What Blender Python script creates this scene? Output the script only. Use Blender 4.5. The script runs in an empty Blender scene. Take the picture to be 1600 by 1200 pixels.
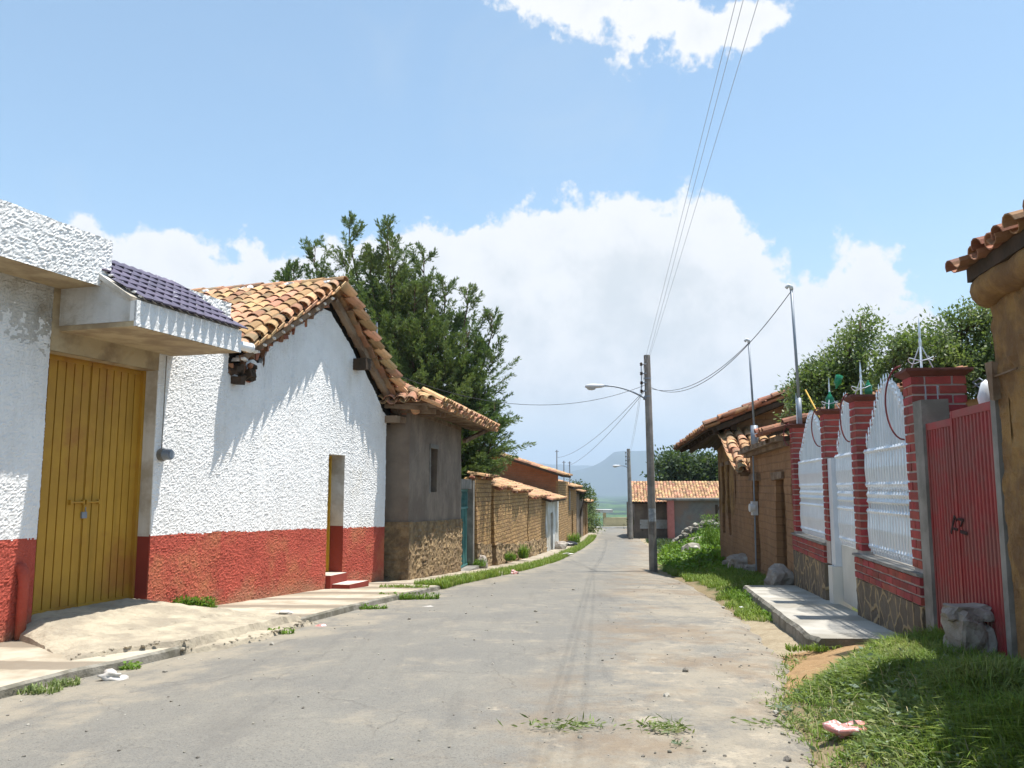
import bpy, math, random
import numpy as np
from mathutils import Vector, noise, Matrix
R = math.radians
rnd = random.Random(11)
sc = bpy.context.scene
COL = sc.collection

# ------------------------------------------------------------------ camera
F = 1300.0; PITCH = math.atan(162 / F); CZ = 1.6
cd = bpy.data.cameras.new('camera'); cam = bpy.data.objects.new('camera', cd); COL.objects.link(cam)
cam.location = (0, 0, CZ); cam.rotation_euler = (R(90) + PITCH, 0, 0)
cd.sensor_width = 36.0; cd.lens = 36.0 * F / 1600.0; cd.clip_start = 0.1; cd.clip_end = 40000
sc.camera = cam

# ------------------------------------------------------------------ light
SUN_EL, SUN_AZ = 74.3, 5.0        # azimuth measured from +X towards +Y
sv = Vector((math.cos(R(SUN_EL)) * math.cos(R(SUN_AZ)), math.cos(R(SUN_EL)) * math.sin(R(SUN_AZ)), math.sin(R(SUN_EL))))
ld = bpy.data.lights.new('sun', 'SUN'); ld.energy = 4.6; ld.angle = R(0.53); ld.color = (1.0, 0.955, 0.88)
lo = bpy.data.objects.new('sun', ld); COL.objects.link(lo)
lo.rotation_euler = sv.to_track_quat('Z', 'Y').to_euler(); lo.location = (20, 0, 60)
sc.view_settings.view_transform = 'Standard'; sc.view_settings.look = 'None'
sc.view_settings.gamma = 1; sc.view_settings.exposure = 0.82
sc.cycles.use_denoising = True
sc.cycles.max_bounces = 6; sc.cycles.diffuse_bounces = 3; sc.cycles.glossy_bounces = 2
sc.cycles.transparent_max_bounces = 6; sc.cycles.volume_bounces = 0
sc.cycles.use_adaptive_sampling = True; sc.cycles.adaptive_threshold = 0.015

cp_, sp_ = math.cos(PITCH), math.sin(PITCH)
def ray(px, py):
    x = (px - 800) / F; u = (600 - py) / F
    return x, cp_ - u * sp_, sp_ + u * cp_
def at(px, py, Y):
    x, y, z = ray(px, py); k = Y / y
    return Vector((x * k, Y, CZ + z * k))

class NT:
    """small helper for node trees"""
    def __init__(s, nt): s.nt = nt; s.N = nt.nodes; s.L = nt.links
    def new(s, t, **kw):
        n = s.N.new(t)
        for k, v in kw.items(): setattr(n, k, v)
        return n
    def put(s, sock, v):
        if isinstance(v, bpy.types.NodeSocket): s.L.new(v, sock)
        elif v is not None:
            if hasattr(sock, 'default_value'):
                try: sock.default_value = v
                except Exception: sock.default_value = (v, v, v)
    def math(s, op, a, b=None, c=None, clamp=False):
        n = s.new('ShaderNodeMath', operation=op); n.use_clamp = clamp
        s.put(n.inputs[0], a)
        if b is not None: s.put(n.inputs[1], b)
        if c is not None: s.put(n.inputs[2], c)
        return n.outputs[0]
    def mix(s, f, a, b, blend='MIX'):
        n = s.new('ShaderNodeMix', data_type='RGBA', blend_type=blend)
        s.put(n.inputs[0], f)
        for k, v in ((6, a), (7, b)):
            if isinstance(v, bpy.types.NodeSocket): s.L.new(v, n.inputs[k])
            else: n.inputs[k].default_value = tuple(v)[:3] + (1,)
        return n.outputs[2]
    def noise(s, vec, scale, detail=4, rough=.55, dist=0, col=False):
        n = s.new('ShaderNodeTexNoise'); n.inputs['Scale'].default_value = scale
        n.inputs['Detail'].default_value = detail; n.inputs['Roughness'].default_value = rough
        n.inputs['Distortion'].default_value = dist
        if vec is not None: s.L.new(vec, n.inputs['Vector'])
        return n.outputs['Color' if col else 'Fac']
    def ramp(s, f, lo, hi):
        n = s.new('ShaderNodeMapRange'); n.interpolation_type = 'SMOOTHSTEP'
        s.put(n.inputs[0], f); n.inputs[1].default_value = lo; n.inputs[2].default_value = hi
        return n.outputs[0]

# ------------------------------------------------------------------ sky
w = bpy.data.worlds.new('World'); sc.world = w; w.use_nodes = True
t = NT(w.node_tree); t.N.clear()
sky = t.new('ShaderNodeTexSky', sky_type='NISHITA'); sky.sun_disc = False
sky.sun_elevation = R(SUN_EL); sky.sun_rotation = R(90 - SUN_AZ); sky.altitude = 1900; sky.air_density = 1.0; sky.dust_density = 1.5; sky.ozone_density = 1.2
tc = t.new('ShaderNodeTexCoord'); sep = t.new('ShaderNodeSeparateXYZ'); t.L.new(tc.outputs['Generated'], sep.inputs[0])
az = t.math('ARCTAN2', sep.outputs[0], sep.outputs[1]); el = t.math('ARCSINE', sep.outputs[2])
def azel(px, py):
    v = Vector(ray(px, py)).normalized(); return math.atan2(v.x, v.y), math.asin(v.z)
# cumulus banks, each an ellipse (centre, half width, half height) in direction space
BL = [(860, 520, 175, 215), (1000, 480, 170, 190), (1090, 440, 110, 145), (1150, 560, 190, 190), (1290, 560, 170, 130),
      (1350, 460, 62, 92), (1400, 540, 90, 90), (760, 430, 80, 90), (920, 640, 300, 130), (650, 560, 160, 150),
      (820, 350, 50, 42), (1000, 340, 66, 50), (1100, 345, 58, 50),
      (395, 440, 62, 78), (300, 430, 95, 70), (215, 420, 75, 62), (130, 390, 70, 55), (40, 390, 80, 40), (490, 450, 90, 80), (650, 440, 110, 90),
      (900, -10, 120, 70), (1010, 25, 110, 66), (1120, 50, 95, 62), (1180, 40, 75, 62), (800, -30, 90, 50), (1040, -90, 260, 90),
      (-500, 420, 350, 160), (2100, 420, 330, 180), (2500, 100, 300, 120), (-700, -100, 300, 150)]
warp = t.noise(tc.outputs['Generated'], 9, 5, .6, 0, True)
wsep = t.new('ShaderNodeSeparateXYZ'); t.L.new(warp, wsep.inputs[0])
azw = t.math('ADD', az, t.math('MULTIPLY', t.math('SUBTRACT', wsep.outputs[0], .5), .10))
elw = t.math('ADD', el, t.math('MULTIPLY', t.math('SUBTRACT', wsep.outputs[1], .5), .10))
best = None
for (bx, by, bw, bh) in BL:
    a0, e0 = azel(bx, by); a1, _ = azel(bx + bw, by); _, e1 = azel(bx, by - bh)
    ra, re_ = abs(a1 - a0), abs(e1 - e0)
    u = t.math('MULTIPLY', t.math('SUBTRACT', azw, a0), 1 / ra); v = t.math('MULTIPLY', t.math('SUBTRACT', elw, e0), 1 / re_)
    d = t.math('SUBTRACT', 1.0, t.math('SQRT', t.math('ADD', t.math('MULTIPLY', u, u), t.math('MULTIPLY', v, v))))
    d = t.math('MULTIPLY', d, min(ra, re_) / .07)
    best = d if best is None else t.math('SMOOTH_MAX', best, d, .15)
n1 = t.noise(tc.outputs['Generated'], 22, 7, .62)
n2 = t.noise(tc.outputs['Generated'], 6, 4, .5)
dens = t.math('ADD', best, t.math('MULTIPLY', t.math('SUBTRACT', n1, .5), 1.1))
n3 = t.noise(tc.outputs['Generated'], 60, 5, .6)
dens = t.math('ADD', dens, t.math('MULTIPLY', t.math('SUBTRACT', n3, .5), .45))
mask = t.ramp(dens, 0.0, .20)
wisp = t.math('MULTIPLY', t.ramp(t.noise(tc.outputs['Generated'], 3.2, 6, .6, .6), .52, .82), .30)
low = t.math('MULTIPLY', t.ramp(el, .34, -.02), .85)
shade = t.math('MULTIPLY', t.ramp(t.math('ADD', t.math('MULTIPLY', n1, .6), t.math('MULTIPLY', n2, .7)), .44, .78), t.ramp(dens, .12, 1.3))
cloudc = t.mix(t.math('MULTIPLY', shade, .95), (4.7, 4.72, 4.74), (3.6, 3.8, 3.93))
skyc = t.mix(1.0, sky.outputs[0], (1.17, 1.27, 1.12), 'MULTIPLY')
skyc = t.mix(.22, skyc, (2.6, 3.3, 4.2))
skyc = t.mix(t.math('MAXIMUM', low, wisp), skyc, (3.3, 3.75, 4.0))
final = t.mix(t.math('MULTIPLY', mask, t.ramp(el, -.02, .13)), skyc, cloudc)
bg = t.new('ShaderNodeBackground'); bg.inputs[1].default_value = 0.125
t.L.new(final, bg.inputs[0]); wo = t.new('ShaderNodeOutputWorld'); t.L.new(bg.outputs[0], wo.inputs[0])

# ------------------------------------------------------------------ materials
MATS = {}
def mat(name, c1, c2=None, scale=3.0, c3=None, scale3=.7, rough=.85, bump=.0, bscale=40, bdist=.01, metal=0, coord='Object', island=0, trans=0, spec=.3, streak=0, extra=None, thr=(.4, .62)):
    m = bpy.data.materials.new(name); m.use_nodes = True; t = NT(m.node_tree)
    b = t.N['Principled BSDF']; tc = t.new('ShaderNodeTexCoord'); vec = tc.outputs[coord]
    c2 = c2 or tuple(x * .8 for x in c1)
    col = t.mix(t.ramp(t.noise(vec, scale, 6, .6), .32, .68), c1, c2)
    if c3: col = t.mix(t.ramp(t.noise(vec, scale3, 6, .65), thr[0], thr[1]), col, c3)
    if streak:
        mp = t.new('ShaderNodeMapping'); mp.inputs['Scale'].default_value = (6, 6, .45); t.L.new(tc.outputs['Object'], mp.inputs[0])
        s_ = t.math('MULTIPLY', t.ramp(t.noise(mp.outputs[0], 1.0, 5, .6), .5, .75), streak)
        col = t.mix(s_, col, tuple(x * .45 for x in c1))
    if island:
        g = t.new('ShaderNodeNewGeometry'); hsv = t.new('ShaderNodeHueSaturation')
        wn = t.new('ShaderNodeTexWhiteNoise', noise_dimensions='1D'); t.L.new(g.outputs['Random Per Island'], wn.inputs['W'])
        t.L.new(t.math('ADD', 1 - island * .6, t.math('MULTIPLY', g.outputs['Random Per Island'], island * 1.2)), hsv.inputs['Value'])
        t.L.new(t.math('ADD', .5 - island * .035, t.math('MULTIPLY', wn.outputs[0], island * .07)), hsv.inputs['Hue'])
        t.L.new(col, hsv.inputs['Color']); col = hsv.outputs[0]
    bvec = None
    if extra: col, bvec = extra(t, tc, col)
    t.put(b.inputs['Base Color'], col)
    b.inputs['Roughness'].default_value = rough; b.inputs['Metallic'].default_value = metal; b.inputs['Specular IOR Level'].default_value = spec
    if bump or bvec is not None:
        bn = t.new('ShaderNodeBump'); bn.inputs['Strength'].default_value = bump or .6; bn.inputs['Distance'].default_value = bdist
        h = t.noise(vec, bscale, 5, .65)
        if bvec is not None: h = t.math('ADD', t.math('MULTIPLY', h, .5), bvec)
        t.L.new(h, bn.inputs['Height']); t.L.new(bn.outputs[0], b.inputs['Normal'])
    if trans:
        tr = t.new('ShaderNodeBsdfTranslucent'); t.put(tr.inputs[0], t.mix(.5, col, (.25, .4, .03)))
        ms = t.new('ShaderNodeMixShader'); ms.inputs[0].default_value = trans
        t.L.new(b.outputs[0], ms.inputs[1]); t.L.new(tr.outputs[0], ms.inputs[2])
        t.L.new(ms.outputs[0], t.N['Material Output'].inputs[0])
    m.diffuse_color = tuple(c1) + (1,)
    MATS[name] = m; return m

def brickx(c1, c2, mortar, bw, bh, ms=.02, squash=1, mix=.6, smooth=.4, noiseuv=.03, stain=None):
    def f(t, tc, col):
        mp = t.new('ShaderNodeVectorMath', operation='MULTIPLY_ADD')
        n = t.noise(tc.outputs['UV'], 2.5, 3, .5, 0, True)
        t.L.new(n, mp.inputs[0]); mp.inputs[1].default_value = (noiseuv, noiseuv, 0); t.L.new(tc.outputs['UV'], mp.inputs[2])
        br = t.new('ShaderNodeTexBrick'); t.L.new(mp.outputs[0], br.inputs['Vector'])
        br.inputs['Color1'].default_value = c1 + (1,); br.inputs['Color2'].default_value = c2 + (1,); br.inputs['Mortar'].default_value = mortar + (1,)
        br.inputs['Scale'].default_value = 1; br.inputs['Brick Width'].default_value = bw; br.inputs['Row Height'].default_value = bh
        br.inputs['Mortar Size'].default_value = ms; br.inputs['Mortar Smooth'].default_value = smooth
        c = t.mix(mix, col, br.outputs[0])
        return c, t.math('SUBTRACT', 1, br.outputs['Fac'])
    return f
def stonex(dark, mort, sc_=(3.2, 2.4)):
    def f(t, tc, col):
        mp = t.new('ShaderNodeMapping'); mp.inputs['Scale'].default_value = (sc_[0], sc_[1], 1); t.L.new(tc.outputs['UV'], mp.inputs[0])
        n = t.noise(mp.outputs[0], 2.0, 3, .5, 0, True)
        ma = t.new('ShaderNodeVectorMath', operation='MULTIPLY_ADD'); t.L.new(n, ma.inputs[0]); ma.inputs[1].default_value = (.25, .25, 0); t.L.new(mp.outputs[0], ma.inputs[2])
        v = t.new('ShaderNodeTexVoronoi', feature='DISTANCE_TO_EDGE'); v.inputs['Scale'].default_value = 1; t.L.new(ma.outputs[0], v.inputs['Vector'])
        v2 = t.new('ShaderNodeTexVoronoi', feature='F1'); v2.inputs['Scale'].default_value = 1; t.L.new(ma.outputs[0], v2.inputs['Vector'])
        e = t.ramp(v.outputs['Distance'], .03, .075)
        s2 = t.new('ShaderNodeSeparateColor'); t.L.new(v2.outputs['Color'], s2.inputs[0])
        c = t.mix(s2.outputs[0], dark, tuple(x * 1.9 for x in dark))
        c = t.mix(.35, c, col)
        return t.mix(e, mort, c), t.math('MULTIPLY', e, 1.5)
    return f
def slabx(t, tc, col):
    """pale cast slabs with dull earthy bands between them, across the pavement"""
    s = t.new('ShaderNodeSeparateXYZ'); t.L.new(tc.outputs['UV'], s.inputs[0])
    n = t.noise(tc.outputs['UV'], 3, 4, .6)
    v = t.math('FRACT', t.math('ADD', t.math('MULTIPLY', s.outputs[1], .85), t.math('MULTIPLY', n, .16)))
    m = t.math('MULTIPLY', t.ramp(v, .60, .66), t.ramp(v, 1.0, .94))
    m = t.math('MULTIPLY', m, .85)
    return t.mix(m, col, (.20, .165, .125)), None
def purplex(t, tc, col):
    return t.mix(t.ramp(t.noise(tc.outputs['Object'], 9, 5, .7), .64, .70), col, (.6, .6, .62)), None

def footx(t, tc, col):
    # mud splash and worn paint towards the foot of the wall
    s = t.new('ShaderNodeSeparateXYZ'); t.L.new(tc.outputs['UV'], s.inputs[0])
    h = t.math('ADD', t.math('ADD', s.outputs[1], .16), t.math('MULTIPLY', s.outputs[0], .032))
    h = t.math('ADD', h, t.math('MULTIPLY', t.math('SUBTRACT', t.noise(tc.outputs['UV'], 1.6, 7, .7), .5), 1.1))
    c = t.mix(t.math('MULTIPLY', t.ramp(h, .42, .05), .65), col, (.33, .19, .11))
    c = t.mix(t.math('MULTIPLY', t.ramp(t.noise(tc.outputs['UV'], 5, 8, .75), .62, .70), .45), c, (.52, .24, .19))
    return c, None
WHITE = mat('white_stucco', (.80, .795, .785), (.74, .73, .715), 2.2, (.64, .60, .53), .8, rough=.9, bump=.7, bscale=38, bdist=.02, coord='Object', streak=.16, thr=(.56, .8))
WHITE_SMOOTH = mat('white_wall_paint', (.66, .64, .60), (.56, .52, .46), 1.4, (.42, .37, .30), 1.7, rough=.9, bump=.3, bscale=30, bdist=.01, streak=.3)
WHITE_OLD = mat('stained_white_stucco', (.62, .61, .59), (.50, .48, .44), 2.0, (.32, .28, .22), 1.9, rough=.9, bump=.8, bscale=24, bdist=.03, streak=.35, thr=(.5, .75))
REDST = mat('red_stucco', (.45, .09, .06), (.36, .07, .046), 2.4, (.44, .15, .075), .9, rough=.92, bump=.8, bscale=34, bdist=.025, thr=(.5, .7), extra=footx)
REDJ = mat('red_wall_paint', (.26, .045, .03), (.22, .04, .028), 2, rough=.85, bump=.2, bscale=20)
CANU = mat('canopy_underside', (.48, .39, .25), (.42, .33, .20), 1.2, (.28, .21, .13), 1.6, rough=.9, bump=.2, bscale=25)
GATEY = mat('yellow_gate_paint', (.47, .265, .035), (.38, .205, .028), 1.4, (.33, .14, .03), 1.1, rough=.5, bump=.1, bscale=30, streak=.45, thr=(.47, .68))
YEL = mat('yellow_door_paint', (.62, .38, .04), (.52, .31, .04), 2, rough=.5)
TILE = mat('roof_tile', (.53, .30, .165), (.42, .235, .13), 5, (.29, .215, .13), 3.2, rough=.9, bump=.35, bscale=45, bdist=.01, island=.62, thr=(.46, .66))
TILER = mat('old_roof_tile', (.36, .18, .10), (.27, .135, .08), 5, (.18, .12, .08), 2.0, rough=.9, bump=.35, bscale=45, bdist=.01, island=.5, thr=(.48, .7))
DECK = mat('roof_deck', (.20, .10, .05), (.13, .07, .04), 5, rough=.95)
WOOD = mat('weathered_wood', (.19, .12, .075), (.12, .075, .045), 6, (.26, .19, .13), 2, rough=.9, bump=.4, bscale=30)
DWOOD = mat('dark_wood', (.07, .045, .03), (.04, .03, .02), 7, rough=.95, bump=.4, bscale=25)
BRK = mat('broken_brick', (.36, .16, .09), (.26, .12, .07), 9, (.5, .45, .4), 7, rough=.95, bump=.5, bscale=50, island=.5, thr=(.56, .66))
PURP = mat('purple_tile', (.13, .105, .15), (.095, .08, .115), 7, rough=.38, bump=.1, bscale=30, island=.3, extra=purplex)
PLAST = mat('grey_mud_plaster', (.27, .215, .165), (.22, .175, .135), 2.2, (.17, .13, .10), .9, rough=.95, bump=.35, bscale=30, bdist=.01, streak=.45)
RUBBLE = mat('mud_rubble', (.33, .235, .13), (.26, .18, .095), 7, (.19, .13, .075), 3, rough=.98, bump=1.0, bscale=14, bdist=.05)
ADOBE = mat('adobe_blocks', (.36, .225, .095), (.29, .17, .07), 4, (.24, .14, .07), 1.2, rough=.97, bump=.9, bscale=20, bdist=.04, extra=brickx((.42, .265, .11), (.33, .20, .085), (.16, .095, .05), .42, .145, .016))
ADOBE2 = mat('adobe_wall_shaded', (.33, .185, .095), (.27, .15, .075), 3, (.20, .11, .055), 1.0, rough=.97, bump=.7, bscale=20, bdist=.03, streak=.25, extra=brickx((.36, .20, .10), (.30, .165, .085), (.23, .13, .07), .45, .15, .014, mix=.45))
MUD = mat('mud_plaster', (.34, .20, .075), (.27, .155, .06), 3.5, (.18, .10, .045), 2.5, rough=.97, bump=1.0, bscale=14, bdist=.03, streak=.35)
BRICKW = mat('fired_brick_wall', (.36, .15, .065), (.27, .115, .05), 4, rough=.95, bump=.6, bscale=20, bdist=.02, extra=brickx((.38, .16, .085), (.28, .12, .06), (.22, .15, .10), .28, .12, .012))
GREYC = mat('grey_concrete', (.30, .28, .25), (.23, .21, .19), 3, (.16, .15, .13), 1.6, rough=.9, bump=.3, bscale=40, streak=.3)
DGREY = mat('dark_render', (.17, .165, .155), (.13, .125, .12), 2.5, (.20, .14, .11), .6, rough=.95, bump=.3, bscale=20, coord='Object')
WALK = mat('pavement_concrete', (.50, .445, .355), (.42, .37, .29), 2.0, (.32, .27, .20), 1.2, rough=.95, bump=.4, bscale=26, bdist=.012, extra=slabx)
KERB = mat('kerb_concrete', (.27, .25, .21), (.20, .185, .155), 5, (.14, .13, .10), 2.5, rough=.95, bump=.6, bscale=18, bdist=.03)
RAMP = mat('rough_ramp_concrete', (.46, .40, .30), (.38, .33, .25), 4, (.30, .26, .20), 2.1, rough=.95, bump=.7, bscale=16, bdist=.03)
SLABM = mat('walk_slab_concrete', (.44, .42, .375), (.37, .35, .31), 2.5, (.28, .26, .22), 1.3, rough=.93, bump=.35, bscale=20, bdist=.01)
BRICKR = mat('red_painted_brick', (.36, .06, .05), (.28, .045, .04), 9, (.22, .05, .04), 5, rough=.75, bump=.4, bscale=60, island=.3)
MORT = mat('pale_mortar', (.50, .44, .40), (.42, .36, .33), 9, rough=.95, bump=.4, bscale=50)
CAPR = mat('pillar_cap_clay', (.15, .05, .04), (.11, .04, .03), 5, rough=.8, bump=.3)
STONEV = mat('stone_veneer', (.15, .115, .08), (.10, .08, .06), 6, rough=.85, bump=.7, bscale=25, bdist=.02, extra=stonex((.10, .078, .055), (.34, .25, .14), (4.2, 3.0)))
FWHITE = mat('white_fence_paint', (.64, .68, .72), (.58, .62, .66), 3, rough=.35, spec=.5)
FSILV = mat('silver_fence_paint', (.72, .76, .80), (.66, .70, .74), 3, rough=.28, metal=.35)
GWHITE = mat('cream_gate_paint', (.64, .62, .56), (.56, .54, .48), 2, rough=.6, streak=.15)
RGATE = mat('red_gate_paint', (.33, .04, .04), (.27, .038, .036), 4, (.24, .07, .06), 2.2, rough=.5, streak=.4)
BLACKP = mat('dark_scratches', (.035, .012, .012), rough=.8)
STONE = mat('boulder_stone', (.33, .28, .24), (.25, .21, .18), 4, (.42, .38, .33), 3, rough=.95, bump=.9, bscale=14, bdist=.04)
ROCK = mat('field_stone', (.26, .24, .20), (.17, .155, .13), 4, (.45, .42, .36), 1.2, rough=.95, bump=.8, bscale=9, bdist=.05, island=.5, thr=(.5, .6))
POLE = mat('pole_concrete', (.33, .305, .27), (.26, .24, .21), 3, (.19, .17, .15), 1.3, rough=.9, bump=.3, bscale=30, streak=.3)
METAL = mat('galvanised_steel', (.28, .31, .35), (.22, .25, .29), 3, rough=.5, metal=.3)
LMET = mat('pale_lamp_metal', (.62, .63, .64), (.55, .56, .57), 3, rough=.4)
LGLASS = mat('lamp_lens', (.5, .5, .48), (.45, .45, .43), 3, rough=.15)
WIRE = mat('cable_black', (.05, .055, .065), (.05, .055, .065), 3, rough=.6)
TWIRE = mat('cable_grey_blue', (.48, .53, .60), (.48, .53, .60), 3, rough=.6)
ROSE = mat('red_iron_hoop', (.24, .05, .05), (.18, .045, .045), 8, rough=.6)
GLASSG = mat('green_bottle_plastic', (.02, .26, .13), (.02, .20, .10), 6, rough=.15, spec=.6, trans=.35)
PVC = mat('white_plastic', (.78, .79, .80), (.72, .73, .74), 5, rough=.35)
TEAL = mat('teal_door_paint', (.055, .20, .19), (.045, .16, .155), 3, (.10, .24, .22), 2, rough=.5)
GLAZE = mat('dark_glass', (.03, .035, .04), (.02, .025, .03), 3, rough=.1, spec=.7)
DARK = mat('dark_interior', (.03, .025, .02), (.02, .017, .014), 3, rough=.95)  # near-black colour put in for the shade inside openings and gaps
WHITEF = mat('whitewash_far', (.62, .63, .62), (.50, .50, .48), 2, (.38, .34, .27), .7, rough=.9, bump=.3)
CREAM = mat('cream_wall_paint', (.58, .49, .29), (.50, .42, .25), 2, rough=.9)
PINK = mat('pink_red_paint', (.44, .16, .14), (.36, .13, .11), 3, rough=.8)
BARK = mat('bark', (.12, .085, .055), (.08, .055, .035), 8, rough=.95, bump=.8, bscale=20, bdist=.03)
CYP = mat('cypress_foliage', (.115, .170, .066), (.062, .110, .050), 1.1, (.165, .205, .080), .55, rough=.8, island=.45, trans=.25)
LEAF = mat('broad_leaf', (.15, .19, .075), (.09, .135, .055), 1.3, (.20, .23, .10), .7, rough=.5, island=.5, trans=.3)
LEAFD = mat('dull_leaf', (.055, .085, .036), (.036, .062, .030), 1.0, rough=.6, island=.5, trans=.2)
GRASS = mat('grass_blade', (.20, .27, .045), (.13, .20, .032), 1.7, (.33, .33, .12), 1.1, rough=.6, island=.6, trans=.3, thr=(.5, .72))
GRASSD = mat('cut_greens', (.22, .27, .10), (.14, .19, .07), 2.3, (.38, .38, .22), 2.1, rough=.65, island=.6, trans=.25, thr=(.5, .7))
WEED = mat('bright_weed_leaf', (.16, .27, .035), (.10, .19, .028), 1.6, rough=.55, island=.5, trans=.35)
PALEW = mat('pale_weed_leaf', (.24, .29, .21), (.16, .21, .14), 4, rough=.7, island=.5, trans=.2)
DRY = mat('dry_straw', (.42, .36, .20), (.30, .26, .14), 6, rough=.8, island=.4)
BAGR = mat('red_plastic_bag', (.60, .27, .24), (.52, .20, .18), 9, (.75, .68, .66), 22, rough=.3, thr=(.50, .58))
BAGW = mat('white_plastic_bag', (.70, .66, .62), (.60, .56, .52), 6, rough=.35, trans=.2)
BAGK = mat('black_plastic_bag', (.03, .03, .035), (.02, .02, .02), 6, rough=.3)
HILL = mat('far_mountain', (.055, .075, .045), (.04, .055, .035), .003, rough=1)

def ground_mat(name, base):
    m = bpy.data.materials.new(name); m.use_nodes = True; t = NT(m.node_tree); b = t.N['Principled BSDF']
    at_ = t.new('ShaderNodeVertexColor', layer_name='Col'); tc = t.new('ShaderNodeTexCoord'); v = tc.outputs['Object']
    c = at_.outputs[0]
    c = t.mix(t.math('MULTIPLY', t.ramp(t.noise(v, 2.3, 8, .68), .45, .7), .45), c, (.15, .10, .055), 'MIX')
    c = t.mix(t.math('MULTIPLY', t.ramp(t.noise(v, 14, 5, .6), .3, .75), .5), c, t.mix(1, c, (.62, .6, .56), 'MULTIPLY'))
    t.L.new(c, b.inputs['Base Color']); b.inputs['Roughness'].default_value = .98; b.inputs['Specular IOR Level'].default_value = .1
    bn = t.new('ShaderNodeBump'); bn.inputs['Strength'].default_value = .8; bn.inputs['Distance'].default_value = .03
    t.L.new(t.noise(v, 13, 8, .7), bn.inputs['Height']); t.L.new(bn.outputs[0], b.inputs['Normal'])
    return m
GROUND = ground_mat('ground_soil', None)
def valley_mat():
    m = bpy.data.materials.new('valley_green'); m.use_nodes = True; t = NT(m.node_tree); b = t.N['Principled BSDF']
    tc = t.new('ShaderNodeTexCoord'); mp = t.new('ShaderNodeMapping'); t.L.new(tc.outputs['Object'], mp.inputs[0]); mp.inputs['Scale'].default_value = (1, .35, 1)
    v = mp.outputs[0]
    c = t.mix(t.ramp(t.noise(v, .012, 6, .62), .44, .54), (.085, .15, .045), (.020, .036, .018))
    c = t.mix(t.ramp(t.noise(v, .004, 4, .5), .50, .60), c, (.035, .06, .028))
    c = t.mix(t.math('MULTIPLY', t.ramp(t.noise(v, .09, 4, .6), .4, .7), .5), c, (.02, .04, .018))
    t.L.new(c, b.inputs['Base Color']); b.inputs['Roughness'].default_value = 1; b.inputs['Specular IOR Level'].default_value = 0
    return m
VALLEY = valley_mat()
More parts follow.
